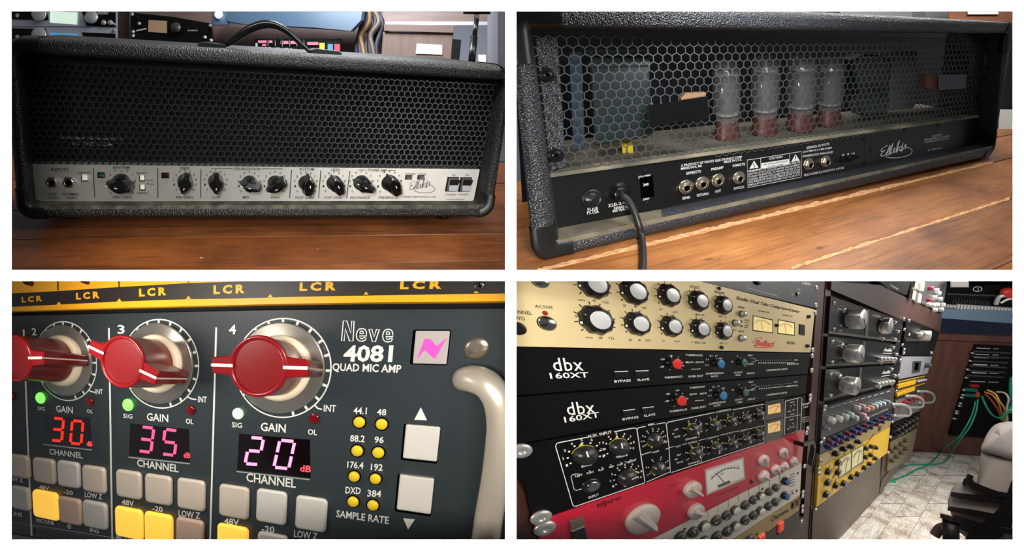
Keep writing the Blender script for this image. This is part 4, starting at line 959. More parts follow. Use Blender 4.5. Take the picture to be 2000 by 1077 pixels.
rscrew(t, g, 1594.5, 562, 5); rscrew(t, g, 1593, 596, 5)

# --- unit: champagne tube compressor
t, p, g = unit(F4, 'tube_compressor', 'champagne coloured tube compressor with black knobs wearing silver caps', [(1000, 549), (1364, 549), (1592, 605), (1583, 689), (1000, 677)], CREAM, .006)
t.location = t.location
rows = [((1158, 557, 28), (1236, 571, 26), (1304, 578, 22.5), (1361.5, 589, 20.5), (1410, 597, 18.5)), ((1163.5, 626, 29), (1243, 633, 23.5), (1309, 638, 21), (1364.5, 643, 19.5), (1411, 647, 17.5))]
mb = MB()
for R_ in rows:
    for u, v, r in R_:
        ticks(mb, g, u, v, r*1.03, r*1.24, r*.07, [a_ for a_ in (220-30*i for i in range(9)) if v - r*1.24*math.sin(math.radians(a_)) > 536])
        kcyl(t, g, u, v, r, r*.75, KBLK, cap=CAPS, flute=9, taper=.82, capr=.60, lift=1.2)
        m2 = MB(); q = g.q(u, v)*r; X = g.P(u, v) + g.out*(r*.32*g.px(u, v)) + g.ex*(-q*.94) + g.ez*(-q*.25); e_ = q*.09
        m2.grid([[X + g.ex*e_*math.cos(t_) + g.ez*e_*math.sin(t_) for t_ in np.linspace(0, 2*PI, 8, endpoint=False)], [X + g.out*e_*.6 + g.ex*e_*.6*math.cos(t_) + g.ez*e_*.6*math.sin(t_) for t_ in np.linspace(0, 2*PI, 8, endpoint=False)]], True, (False, True)); make('pointer_dot', m2, PRINTW, t, F4)
for s, u0, v0, u1, v1, h in (('ACTIVE', 1045, 601.5, 1080, 604.5, 6), ('CHANNEL', 987, 611, 1040, 615.5, 7), ('TWO', 1000, 624.5, 1026, 626.5, 7.5), ('ATTACK', 1347, 562.5, 1366, 565, 5), ('RELEASE', 1396, 572.5, 1415, 575.5, 4.6),
    ('METER', 1442, 602, 1454, 603.5, 3.6), ('METER', 1442.5, 649, 1454, 650, 3.6), ('CHANNEL ONE', 1480, 608.5, 1503, 612.5, 3), ('CHANNEL TWO', 1528, 616.5, 1548, 620, 2.8), ('RP583', 1537, 672.5, 1552, 673.2, 5),
    ('0', 1123, 620.5, 1127.5, 621, 6), ('+22', 1176, 593, 1189, 594, 5), ('+22', 1188, 663, 1200, 664, 5), ('-oo', 1126, 587.5, 1143, 589, 5), ('-oo', 1142, 661, 1158, 662, 5), ('dB', 1157, 589, 1164, 589.6, 4.5), ('dB', 1169, 662, 1177, 662.6, 4.5),
    ('20', 1217, 599, 1223, 599.6, 4.4), ('dB', 1238, 601, 1244, 601.5, 4), ('+20', 1253, 603.5, 1262, 604.3, 4.4), ('20', 1228, 666, 1234, 666.5, 4.4), ('dB', 1246, 666.5, 1252, 667, 4), ('+20', 1260, 667, 1270, 667.6, 4.4),
    ('2:1', 1288, 606, 1294, 606.6, 4), ('oo:1', 1314, 611, 1324, 612, 4), ('2:1', 1293, 668, 1299, 668.5, 4), ('oo:1', 1317, 668.5, 1328, 669, 4), ('.1  MSEC 100', 1353, 616, 1376, 618, 3.6), ('1  MSEC 100', 1352, 671, 1378, 672, 3.6),
    ('SEC  5', 1404, 620, 1418, 621.5, 3.4), ('SEC  5', 1405, 672.5, 1420, 673, 3.4), ('LINK', 1454, 627, 1464, 627.6, 2.8), ('OUT', 1454, 631.5, 1464, 632, 2.6), ('GAIN', 1454, 637, 1462, 637.5, 2.6), ('RED', 1454, 641, 1462, 641.5, 2.6), ('PEAK', 1430, 646, 1438, 646.4, 2.4)):
    text(mb, g, s, u0, v0, u1, v1, h)
for v_ in (628, 637): k = g.out*.0003; mb.add([g.P(1446, v_-1.5)+k, g.P(1450, v_-1)+k, g.P(1450, v_+2.5)+k, g.P(1446, v_+2)+k], [[3, 2, 1, 0]])
make('lettering', mb, PRINTK, p, F4)
mb = MB(); text(mb, g, 'Studio Dual Tube Compressor/Limiter', 1437, 585, 1561, 612, 6.2, bold=.014, lean=.35)
make('script_lettering', mb, PRINTK, p, F4)
mb = MB(); text(mb, g, 'Bellari', 1474, 675.5, 1510, 677.5, 11, bold=.03, lean=.35); pline(mb, g, smooth2([(1472, 675), (1478, 679), (1495, 679.5), (1508, 678), (1511, 674)], 4), 1.4); pline(mb, g, smooth2([(1470, 671), (1476, 663), (1487, 659), (1486, 663)], 4), 1.2)
make('emblem_lettering', mb, mat('red_ink', (214, 48, 30), .5), p, F4)
for u, v, r in ((1054, 549, 14), (1067.5, 632, 14)):
    mb = MB().use(KBLK); lathe(mb, g, u, v, [(r*1.05, 0), (r*1.05, 4)], 24); mb.use(CHROME); lathe(mb, g, u, v, [(r*.98, 3), (r*.98, 7), (r*.88, 8.5), (.01, 9.5)], 24, X=g.P(u, v)); make('push_button', mb, None, t, F4)
led(t, g, 1064.5, 612, 4.6, mat('red_led', (130, 30, 22), .2), 3)
mb = MB().use(KBLK); lathe(mb, g, 1010, 642, [(13, 0), (13, 5), (11, 7), (8, 7)], 20); mb.use(HOLE); lathe(mb, g, 1010, 642, [(8, 6), (6, 6.6)], 16); make('jack_socket', mb, None, t, F4)
for u, v in ((1448, 614), (1435, 631.5), (1447, 661)):
    mb = MB().use(KBLK); lathe(mb, g, u, v, [(7, 0), (7, 1.5)], 16); mb.use(SAL); lathe(mb, g, u, v, [(5.6, 1.5), (5.4, 9), (4.6, 10.5), (.01, 11)], 16); make('push_button', mb, None, t, F4)
for u, v in ((1404, 564), (1408, 679), (1578, 619), (1575.5, 676), (1516, 636)):
    mb = MB().use(KBLK); lathe(mb, g, u, v, [(3.6, 0), (3.4, 4), (2.6, 5)], 10); make('standoff_screw', mb, None, t, F4)
def meter(par, f, Q, needle, m, mface, dark='#', arcm=None, frame=None, dpt=.006):
    mb = MB()
    if frame: mb.use(frame); poly(mb, f, [(Q[0][0]-2.5, Q[0][1]-3), (Q[1][0]+2.5, Q[1][1]-3), (Q[2][0]+2.5, Q[2][1]+4), (Q[3][0]-2.5, Q[3][1]+4)], .0025, 0, bev=.0005)
    hb = .0027 if frame else .0005
    mb.use(mface); poly(mb, f, Q, hb, 0)
    o = make('meter', mb, None, par, F4); m2 = MB().use(arcm or PRINTK)
    (x0, y0), (x1, y1), (x2, y2), (x3, y3) = Q
    P_ = lambda s, t_: ((x0*(1-s)+x1*s)*(1-t_)+(x3*(1-s)+x2*s)*t_, (y0*(1-s)+y1*s)*(1-t_)+(y3*(1-s)+y2*s)*t_)
    ff = f.shift(hb+.0002); W_ = (x1-x0)
    pline(m2, ff, [P_(.1+.8*i/10, .42-.22*math.sin(PI*i/10)) for i in range(11)], max(.6, W_*.02))
    for i in range(9):
        a_, b_ = P_(.14+.09*i, .40-.22*math.sin(PI*(.5+i)/9.5)), P_(.13+.092*i, .30-.22*math.sin(PI*(.5+i)/9.5)); pline(m2, ff, [a_, b_], max(.5, W_*.012))
    pline(m2, ff, [P_(.5, .95), P_(.5+needle, .22)], max(.6, W_*.018)); make('scale_and_needle', m2, None, o, F4); return o
MF = mat('lit_meter_cream', (240, 214, 140), .5, emis=.35)
for Q in ([(1472, 618), (1508, 626.5), (1508.5, 649.5), (1471.5, 645)], [(1521, 626), (1551, 632), (1551, 654.5), (1520, 650.5)]):
    mb = MB().use(KBLK); poly(mb, g, [(Q[0][0]-1.5, Q[0][1]-2), (Q[1][0]+1.5, Q[1][1]-2), (Q[2][0]+1.5, Q[2][1]+2), (Q[3][0]-1.5, Q[3][1]+2)], .0004, 0); make('meter_surround', mb, mat('gold_surround', (150, 130, 84), .4), t, F4)
    meter(t, g.shift(.0002), Q, -.12, None, MF, arcm=mat('brown_ink', (96, 60, 30), .6))
mb = MB(); poly(mb, g, [(1563, 633.5), (1572.5, 635.5), (1572, 656), (1562, 653.5)], .004, 0, bev=.0008); make('rocker_switch', mb, KBLK, t, F4)
for u, v in ((1592, 611), (1587, 684)): rscrew(t, g, u, v, 5)

# --- two black compressors
def comp(dy, label, QP, Q4, red, blue, green, lab, num, by, sl, k, leds):
    t, p, g = unit(F4, 'compressor', label, QP, BLK4, .004)
    mb = MB()
    text(mb, g, 'dbx', *lab, bold=.004, sp=1.08); text(mb, g, '160XT', *num, bold=.014)
    text(mb, g, 'BYPASS', *by); text(mb, g, 'SLAVE', *sl)
    for s, u0, v0, u1, v1, h in Q4: text(mb, g, s, u0, v0, u1, v1, h, bold=.016)
    make('lettering', mb, PRINTW, p, F4)
    for (u, v, r), c, nm, an in ((red, (206, 30, 24), 'red', 90), (blue, (38, 116, 168), 'blue', 185), (green, (44, 96, 76), 'green', 80)):
        m_ = mat(nm+'_knob_cap', c, .4); mb = MB(); ticks(mb, g, u-2, v, r*1.25, r*1.5, .9, [220-52*i for i in range(6)]); make('scale_ticks', mb, PRINTW, p, F4)
        kcyl(t, g, u-r*.5, v-r*.15, r*.98, r*1.1, KBLK, cap=m_, line=PRINTW, ang=an, capr=.86, taper=.98, lift=1.0)
    return t, p, g
yb = lambda u: 0
t, p, g = comp(yb, 'black compressor with large white letters, upper of the two alike', [(1000, 679), (1583, 691), (1577, 731), (1000, 773)], [
    ('THRESHOLD', 1297, 740, 1333, 737.5, 3.6), ('THRESHOLD', 1339, 695.5, 1372, 696, 3.4), ('BELOW', 1339, 709.5, 1355, 709.5, 3), ('ABOVE', 1358, 709.5, 1374, 709.2, 3), ('OVER EASY', 1344, 738, 1374, 736, 3.6), ('COMPRESSION', 1378, 732, 1413, 730.8, 3.4), ('RATIO', 1389, 737.5, 1403, 737, 3.4),
    ('OUTPUT', 1433, 730, 1450, 729.4, 3.2), ('GAIN', 1436, 734.7, 1446, 734.3, 3), ('DISPLAY', 1458.5, 731.5, 1474, 730.6, 3.2), ('INPUT', 1460.5, 696.2, 1470, 696, 3), ('OUTPUT', 1460, 713, 1472, 712.8, 3), ('COMPRESSOR LIMITER', 1496, 725.5, 1538, 722.6, 3.2), ('REDUCTION', 1537, 713, 1559, 712.6, 3),
    ('LEVEL', 1551, 705, 1558, 704.8, 2.6), ('-20', 1289, 704, 1298, 703.6, 3.2), ('-30', 1288, 718.5, 1297, 718, 3.2), ('-10', 1306, 697, 1313, 696.8, 3), ('+10', 1332, 716.5, 1336, 716.4, 3), ('2:1', 1386, 697, 1391, 696.8, 3), ('4:1', 1396, 697, 1401, 696.8, 3), ('10:1', 1403.5, 702.5, 1410, 702, 3), ('1:1', 1379, 704, 1384, 703.8, 3), ('1:1', 1378, 715, 1384, 714.8, 3), ('0', 1439, 697.5, 1441, 697.5, 3), ('-20', 1427, 708.5, 1432, 708.3, 3),
    ('. . . . . . . . . . . . . . . .', 1480, 704.5, 1545, 704, 5), ('.................', 1480, 710, 1550, 709.6, 8)],
    (1321, 712, 11), (1406, 711.5, 8.8), (1451.5, 709.5, 7.6), (1082, 725, 1140, 724, 25), (1075, 740, 1150, 737.5, 10.5), (1200, 748, 1232, 745.5, 4.6), (1245, 745, 1268, 743, 4.4), 0, None)
mb = MB(); pline(mb, g, [(1200, 726.5), (1227, 725.5)], 1.4); pline(mb, g, [(1241, 725.3), (1267, 724.3)], 1.4); pline(mb, g, [(1466, 700.5), (1474, 700.5), (1475, 707), (1467, 707.5)], .8); pline(mb, g, [(1349, 721.5), (1368, 721)], .9); pline(mb, g, [(1475, 704), (1481, 704)], .7); make('button_lines', mb, PRINTW, p, F4)
for Q in ([(1200, 727.5), (1227, 726.5), (1228, 737), (1201, 738.5)], [(1241, 726.3), (1267, 725.3), (1266, 735.5), (1242, 736.5)]):
    mb = MB(); poly(mb, g, Q, .0025, 0, bev=.0006); make('push_button', mb, BLACK, t, F4)
for u, v in ((1586, 695.5), (1585, 724)): rscrew(t, g, u, v, 5)
t, p, g = comp(yb, 'black compressor with large white letters, lower of the two alike', [(1000, 777), (1577, 733), (1573.5, 770), (1000, 869)], [
    ('THRESHOLD', 1307, 806.5, 1342, 801.5, 3.6), ('THRESHOLD', 1347, 760, 1377, 756.8, 3.4), ('BELOW', 1347, 772.5, 1361, 771.2, 3), ('ABOVE', 1366, 771.3, 1380, 770, 3), ('OVER EASY', 1350, 800.5, 1379, 796, 3.6), ('COMPRESSION', 1384, 791.5, 1417, 786.5, 3.4), ('RATIO', 1394, 795, 1407, 793, 3.4),
    ('OUTPUT', 1435, 783.5, 1451, 781.5, 3.2), ('GAIN', 1439, 788, 1449, 786.8, 3), ('DISPLAY', 1460, 782.5, 1475, 780.5, 3.2), ('INPUT', 1462, 748.8, 1471, 748.2, 3), ('OUTPUT', 1461, 764.5, 1474, 763, 3), ('COMPRESSOR LIMITER', 1496.5, 774, 1537, 768.5, 3.2), ('REDUCTION', 1537, 756.5, 1558, 755, 3),
    ('LEVEL', 1550, 747.8, 1557.5, 747.2, 2.6), ('-20', 1299, 772, 1308, 771, 3.2), ('-30', 1298, 786.5, 1307, 785, 3.2), ('-10', 1319, 765, 1326, 764, 3), ('+10', 1340, 781, 1344, 780.6, 3), ('2:1', 1391, 757.5, 1396, 757, 3), ('4:1', 1400.5, 756.5, 1405, 756, 3), ('10:1', 1409, 760.5, 1415, 760, 3), ('1:1', 1385, 764.5, 1390, 764, 3), ('1:1', 1383, 775, 1389, 774.3, 3), ('0', 1442, 753, 1444, 752.8, 3), ('-20', 1428, 763.5, 1433, 763, 3),
    ('. . . . . . . . . . . . . . . .', 1482, 755.5, 1545, 749.5, 5), ('.................', 1482, 760.5, 1548, 754.5, 8)],
    (1329.5, 783, 10.5), (1410.5, 773, 8.8), (1454, 767.5, 7.6), (1109, 811.5, 1163, 807, 24), (1103, 826, 1171, 815, 10.5), (1216, 822, 1247, 817, 4.6), (1258, 815, 1280, 811.5, 4.4), 0, None)
mb = MB(); pline(mb, g, [(1217, 802.8), (1240, 799.8)], 1.4); pline(mb, g, [(1255, 797.3), (1277, 794.8)], 1.4); pline(mb, g, [(1467, 753), (1475.5, 752.2), (1476.5, 758), (1468, 758.8)], .8); pline(mb, g, [(1357, 783.5), (1375, 781.8)], .9); pline(mb, g, [(1477, 755), (1483, 754.6)], .7); make('button_lines', mb, PRINTW, p, F4)
for Q in ([(1217, 804), (1240, 801), (1241, 811), (1218, 814)], [(1255, 798.6), (1277, 796), (1277, 805), (1256, 808)]):
    mb = MB(); poly(mb, g, Q, .0025, 0, bev=.0006); make('push_button', mb, BLACK, t, F4)
for u, v in ((1582.5, 774),): rscrew(t, g, u, v, 5)

# --- black four section preamplifier
QA = [(1000, 873), (1573, 772), (1572.5, 838), (1073, 1009.5), (1043, 1026), (1028, 960), (1008, 930), (1000, 925)]
t, p, g = unit(F4, 'preamplifier', 'black rack preamplifier with white outlined sections and round yellow trimmed knobs', QA, BLK4, .005)
mb = MB()
def frame(pts, w=1.3): pline(mb, g, pts, w, close=True)
W3 = 1.5
pline(mb, g, [(1147, 854.5), (1092, 865), (1087, 867), (1085, 872), (1118, 985), (1120, 989), (1124, 989.5), (1258, 944), (1259, 940), (1244, 840), (1242, 837), (1237, 836.5), (1199, 844)], W3*1.2)
pline(mb, g, [(1261, 833), (1247, 836), (1244.5, 839)], W3); pline(mb, g, [(1282, 829), (1298, 826), (1301, 829), (1306.5, 875), (1309, 922), (1262, 942.5)], W3)
pline(mb, g, [(1253, 889), (1272, 883)], W3); pline(mb, g, [(1300, 878), (1306.5, 876)], W3); pline(mb, g, [(1302, 828), (1305, 825), (1396, 806)], W3); pline(mb, g, [(1431, 801), (1491, 790), (1494, 792), (1493.5, 862), (1491, 865), (1311, 923.5)], W3)
for a_, b_ in (((1307, 875), (1318, 872)), ((1332, 869), (1341, 867)), ((1364, 861), (1379, 857.5)), ((1406, 850.5), (1417, 848)), ((1432, 844.5), (1444, 842)), ((1462, 838.5), (1493, 831))): pline(mb, g, [a_, b_], 1)
pline(mb, g, [(1365, 824.5), (1368, 824), (1369.5, 839.5)], .9); pline(mb, g, [(1367, 872.5), (1371, 871.8), (1372.5, 887)], .9)
pline(mb, g, [(1533.5, 784), (1563, 777), (1566, 779), (1563.5, 841), (1532, 850), (1533.5, 784)], 1.2); pline(mb, g, [(1557.5, 778.5), (1556, 843)], 1); pline(mb, g, [(1534, 816.5), (1565, 810)], 1)
pline(mb, g, [(1126, 926), (1118, 928), (1115, 931), (1121, 956), (1125, 958.5), (1136, 955.5)], 1.3)
for s, u0, v0, u1, v1, h in (('AUX. INPUT', 1147, 856.5, 1195, 846.8, 5.5), ('MIC.', 1266, 832.5, 1280, 829.8, 3.8), ('GAIN', 1274, 886, 1287, 882.5, 3), ('INPUT', 1150, 975, 1170, 968, 4.4), ('BASS', 1136, 914, 1156, 909, 3.6), ('TREBLE', 1203, 896, 1226, 890.5, 3.6), ('GAIN', 1218, 952, 1232, 947.5, 3.4),
    ('LEFT', 1124, 933, 1138, 929.5, 3.8), ('RIGHT', 1146, 927, 1160, 923.5, 3.4), ('FLAT', 1169, 921, 1180, 918, 3.4), ('MID', 1190, 915, 1199, 912.5, 3.2), ('POST', 1206, 911, 1217, 908, 3.2), ('BRIGHT', 1226, 905.5, 1243, 900, 3.8),
    ('COMPRESSOR', 1398, 807.5, 1428, 801.5, 3.6), ('OUT', 1320, 875, 1330, 872.5, 3.2), ('SOURCE', 1343, 868, 1361, 864, 3), ('THRESHOLD', 1381, 859, 1404, 853, 2.8), ('ATTACK', 1418, 849.5, 1431, 846.3, 2.8), ('RELEASE', 1446, 843.5, 1461, 840, 2.8),
    ('CHANNEL 1', 1338, 861, 1365, 855, 3.4), ('CHANNEL 2', 1343, 909, 1371, 901.5, 3.4), ('CHANNEL 1', 1508, 814.5, 1522, 811.5, 2.6), ('CHANNEL 2', 1507, 850.5, 1520, 847.5, 2.6), ('PREAMP', 1566, 793, 1582, 789.5, 4), ('160', 1569, 798, 1578, 796, 3.4),
    ('DESIGNED AND', 1566, 818, 1580, 814.6, 2), ('BUILT IN', 1566, 822, 1580, 819, 2), ('ENGLAND', 1566, 826, 1580, 823, 2),
    ('OUT', 1317, 842, 1325, 840, 3), ('IN', 1313, 849.5, 1317, 848.8, 3), ('MUTE', 1317, 856, 1328, 854, 3), ('OUT', 1322, 891.5, 1330, 889.5, 3), ('IN', 1318, 899.5, 1323, 898.5, 3), ('MUTE', 1322, 906, 1334, 903.5, 3),
    ('CLIP', 1294, 866.5, 1303, 864.5, 3), ('CLIP', 1302, 916.5, 1309, 914, 3), ('BASS', 1543, 788, 1551, 786, 2.4), ('MID', 1538, 806, 1542, 805, 2.4), ('HIGH', 1547, 803, 1553, 801.5, 2.4), ('OFF', 1543, 812, 1551, 810, 2.4), ('BASS', 1542, 822, 1550, 820, 2.4), ('MID', 1537, 840, 1542, 839, 2.4), ('HIGH', 1546, 836, 1552, 834.5, 2.4)):
    text(mb, g, s, u0, v0, u1, v1, h, bold=.018)
for (u, v) in ((1130, 927), (1152, 921), (1176, 914.5), (1193, 909), (1213, 904.5), (1222, 903), (1232, 899), (1545, 794), (1551, 791), (1543, 804), (1549, 828), (1543, 834)): pline(mb, g, [(u-2, v-1.2), (u+1, v), (u+1, v+1.8)], 1)
ak = [(1142, 889, 18.5, 96, 0), (1208, 873, 16, 92, 0), (1224, 932, 15.5, 12, 0), (1277, 859, 13, 250, 1), (1284.5, 914, 12.5, 240, 1), (1353, 839.5, 12, 118, 1), (1394, 831, 10.8, 85, 1), (1427, 823.5, 10, 130, 1), (1456, 818.5, 9, 135, 1), (1483, 811.5, 9.5, 95, 1),
      (1358, 886, 12, 110, 1), (1397, 876, 10.8, 90, 1), (1429, 867.5, 10, 125, 1), (1457, 859.5, 9, 135, 1), (1483, 851, 9.5, 95, 1)]
for u, v, r, an, k_ in ak:
    for i in range(9 if r > 12.6 else 6):
        a_ = math.radians(205 - (230/(8 if r > 12.6 else 5))*i); q = g.q(u, v)*r*1.28
        uu, vv = proj(g.P(u, v) + g.ex*q*math.cos(a_) + g.ez*q*math.sin(a_)); disc(mb, g, uu, vv, r*.10, 6)
        uu, vv = proj(g.P(u, v) + g.ex*q*1.25*math.cos(a_) + g.ez*q*1.25*math.sin(a_)); text(mb, g, str(i+1) if r > 14 else str((i+1)*10), uu-r*.1, vv+r*.12, uu+r*.12, vv+r*.08, r*.26, bold=.01)
make('lettering', mb, PRINTW, p, F4)
YIN = mat('yellow_ring', (196, 180, 56), .4)
for u, v, r, an, k_ in ak:
    mb = MB().use(YIN); mb.use(BLK4); lathe(mb, g, u, v, [(r*1.04, 0), (r*1.03, .8)], 24); mb.use(YIN); ringarc(mb, g, u, v, r*1.03, r*.05, an-60, an+60, 12, h=1.0)
    q = g.q(u, v)*r; X = g.P(u, v); a_ = math.radians(an)
    mb.add([X + g.out*.0008 + g.ex*(q*rr*math.cos(a_+d)) + g.ez*(q*rr*math.sin(a_+d)) for rr, d in ((.95, -.35), (1.32, 0), (.95, .35))], [[0, 1, 2]])
    kd = make('knob_skirt', mb, None, t, F4)
    mb = MB().use(mat('satin_black_knob', (34, 33, 32), .35)); lathe(mb, g, u, v, [(r, 1.2), (r*.96, r*.45), (r*.8, r*.62), (r*.78, r*.95), (.01, r*.97)], 24, flute=0)
    kn = make('knob', mb, None, t, F4)
    m2 = MB(); w_ = .07; Xh = X + g.out*(r*1.0*g.px(u, v)); c, s = math.cos(a_-PI/2+.0), math.sin(a_-PI/2)
    c, s = math.cos(a_ + (PI if k_ else 0)), math.sin(a_ + (PI if k_ else 0))
    m2.add([Xh + g.ex*(q*(x*c-z*s)) + g.ez*(q*(x*s+z*c)) for x, z in ((.1, -w_), (.74, -w_), (.74, w_), (.1, w_))], [[0, 1, 2, 3]]); make('pointer_line', m2, PRINTW, kn, F4)
for Qf, Qm in (([(1494, 785), (1532, 779), (1531, 815), (1495, 823)], [(1500, 793), (1524, 788), (1525, 805.5), (1500, 810)]), ([(1495, 825), (1531, 817.5), (1530, 856), (1495, 866)], [(1500, 828.5), (1524, 822.5), (1524, 842), (1500, 847)])):
    mb = MB(); poly(mb, g, Qf, .003, 0, bev=.001); make('meter_housing', mb, mat('housing_black', (24, 27, 28), .3), t, F4)
    meter(t, g.shift(.0032), Qm, .35, None, mat('lit_meter_orange', (232, 190, 120), .5, emis=.35), arcm=mat('rust_ink', (170, 70, 40), .6))
mb = MB().use(mat('jack_black', (24, 24, 25), .2)); lathe(mb, g, 1154, 948, [(14, 0), (13.5, 4), (12, 5), (9, 5)], 28); mb.use(CHROME); lathe(mb, g, 1157, 949, [(9.5, 3), (9.5, 5.5), (7, 6.5), (5.8, 6.5)], 24); mb.use(HOLE); lathe(mb, g, 1157, 949, [(6.2, 5.8), (5, 6)], 16); make('jack_socket', mb, None, t, F4)
for u, v, r in ((1018, 881, 14.5), (1057, 1011, 14.5), (1577, 837.5, 4.6), (1582, 782, 4.6)): rscrew(t, g, u, v, r)

# --- cherry red equalizer
QR = [(1073, 1010.5), (1572.5, 839), (1566, 903.5), (1250, 1066), (1060, 1066), (1044, 1028)]
t, p, g = unit(F4, 'limiter', 'cherry red rack unit with cream pointer knobs and a wide meter', QR, RED4, .005)
mb = MB(); text(mb, g, 'tfpro', 1164, 993.5, 1214, 975, 8, bold=.03, lean=.15)
for u, v, r in ((1256, 1012, 30), (1352, 955, 16), (1358, 998, 15)): ticks(mb, g, u, v, r*1.3, r*1.4, 1.0, [215-25*i for i in range(11)])
for s, u0, v0, u1, v1, h in (('ATTACK    RELEASE', 1305, 952, 1333, 943, 2.4), ('FAST', 1322, 962, 1330, 960, 2.2), ('SLOW', 1322, 968, 1330, 966, 2.2), ('LIMITING AMPLIFIER P38', 1398, 971, 1441, 954, 3), ('OUTPUT', 1230, 950, 1250, 944, 2.6)): text(mb, g, s, u0, v0, u1, v1, h, bold=.0)
make('lettering', mb, mat('deep_red_ink', (84, 14, 24), .5), p, F4)
CRK = mat('cream_grey_knob', (186, 176, 166), .4); CRK2 = mat('pale_pink_knob', (212, 196, 190), .35)
def bar(par, f, u, v, r, h, m, ang, hb=.8):
    mb = MB().use(m); lathe(mb, f, u, v, [(r, 0), (r*.98, h*.45), (r*.9, h*.6), (.01, h*.6)], 28)
    q = f.q(u, v)*r; X = f.P(u, v); c, s = math.cos(math.radians(ang)), math.sin(math.radians(ang)); hs = f.px(u, v)
    L = lambda w_, hh, e=0: [X + f.ex*(q*(x*c-z*s)) + f.ez*(q*(x*s+z*c)) + f.out*(hh*hs) for x, z in ((-.8, -w_), (1.02+e, -w_*.5), (1.1+e, 0), (1.02+e, w_*.5), (-.8, w_))]
    mb.grid([L(.42, h*.5), L(.26, h*hb, .1), L(.1, h*1.0, .1)], True, (True, True), False)
    o = make('pointer_knob', mb, None, par, f); m2 = MB()
    m2.add([X + f.ex*(q*(x*c-z*s)) + f.ez*(q*(x*s+z*c)) + f.out*(h*1.01*hs) for x, z in ((-.7, -.05), (1.05, -.05), (1.05, .05), (-.7, .05))], [[0, 1, 2, 3]]); make('pointer_line', m2, mat('pale_line', (222, 214, 204), .4), o, f)
bar(t, g, 1255, 1013, 29, 15, CRK, -62)
for u, v, r, an in ((1350, 955, 16, -50), (1357, 998, 15, -40), (1489, 899, 11, -70), (1489, 930, 11.5, -40), (1512.5, 917, 10, -50), (1529, 911, 9.5, -40), (1528, 884, 9.5, -60), (1548, 901, 9, -30)):
    bar(t, g, u, v, r, r*1.1, CRK2 if u > 1400 else CRK, an)
mb = MB().use(mat('brown_grey_cap', (104, 92, 84), .4)); box(mb, g, 1128, 1024, 26, 17, 5, inset=1, ang=0); mb.use(KBLK); box(mb, g, 1133, 1050, 26, 32, 4, inset=1); mb.use(mat('grey_line', (170, 165, 158), .4)); box(mb, g, 1129.5, 1034, 26, 2, 6)
make('rocker_switch', mb, None, t, F4)
meter(t, g, [(1380, 921.5), (1450, 897.5), (1453, 933), (1383, 964)], -.25, None, mat('pale_meter_face', (214, 210, 200), .4, emis=.12), frame=mat('meter_frame', (190, 178, 170), .3))
mb = MB(); text(mb, g.shift(.0032), 'VU', 1406, 928.5, 1414, 926, 3.6); pline(mb, g.shift(.0032), [(1402, 951), (1426, 941)], 5); make('meter_marks', mb, mat('meter_ink', (90, 84, 80), .5), t, F4)
led(t, g, 1469, 940.5, 4.6, mat('dark_red_led', (90, 22, 20), .2), 3)
mb = MB(); tube(mb, [g.P(1552, 864), g.P(1552, 864)+g.out*.035, g.P(1570, 858)+g.out*.04, g.P(1573, 868)+g.out*.038, g.P(1568, 902)+g.out*.035], .010, 8, smooth=False, sub=1); make('rack_handle', mb, KBLK, t, F4)
rscrew(t, g, 1064.5, 1032, 15); rscrew(t, g, 1575, 846, 4.6)

# --- ivory unit with two rows of small knobs
QW = [(1252, 1066), (1566, 905), (1562.5, 968), (1412, 1066)]
t, p, g = unit(F4, 'equalizer', 'ivory rack unit with two rows of small dark knobs, every third wearing a white cap', QW, WHT4, .005)
mb = MB()
for i in range(5): pline(mb, g, [(1543+i*-.2, 929.5+i*5.5), (1552, 924.5+i*5.5)], 1.1)
for k in range(9): u = 1362+k*20; pline(mb, g, [(u, h4(1252, 1060, u)-2), (u+1, h4(1252, 1060, u)+16)], .5)
for u, v in ((1337, 1034), (1489, 955.5), (1521, 950), (1558, 925), (1556, 959)): disc(mb, g, u, v, 2.6, 10)
text(mb, g, 'SOLO', 1544, 962, 1550, 959, 2.4)
make('lettering', mb, PRINTK, p, F4)
KGR = mat('charcoal_knob', (56, 54, 50), .4); BLU = mat('blue_cap', (40, 92, 158), .35)
up = [(1331, 1051), (1355, 1042), (1376, 1030), (1400, 1019), (1420, 1009), (1436, 999), (1456, 989), (1471.5, 979), (1485, 971), (1502, 963), (1515, 955)]
lo_ = [(1376, 1060), (1401, 1050), (1421, 1040), (1436, 1030), (1456, 1018), (1472, 1009), (1485, 1000), (1501, 991), (1514, 983)]
for i, (u, v) in enumerate(up): kcyl(t, g, u-3, v-3, 11.5*(1-.0019*(u-1331)), 8, KGR, cap=WHT4 if i in (2, 5, 8) else None, line=PRINTW if i % 3 != 2 else None, ang=60+i*37, capr=.8, seg=16)
for i, (u, v) in enumerate(lo_): kcyl(t, g, u-3, v-3, 10.8*(1-.0019*(u-1376)), 8, KGR, cap=WHT4 if i in (0, 3, 6) else None, line=PRINTW if i % 3 != 0 else None, ang=20+i*41, capr=.8, seg=16)
for u, v in ((1533, 941), (1532, 969)): kcyl(t, g, u-2, v-2, 8, 9, KBLK, cap=BLU, capr=.85, seg=16)
led(t, g, 1548, 963, 2.8, mat('pink_led', (200, 80, 90), .3), 2)
rscrew(t, g, 1571, 911, 4.4); rscrew(t, g, 1568, 962, 4.4)
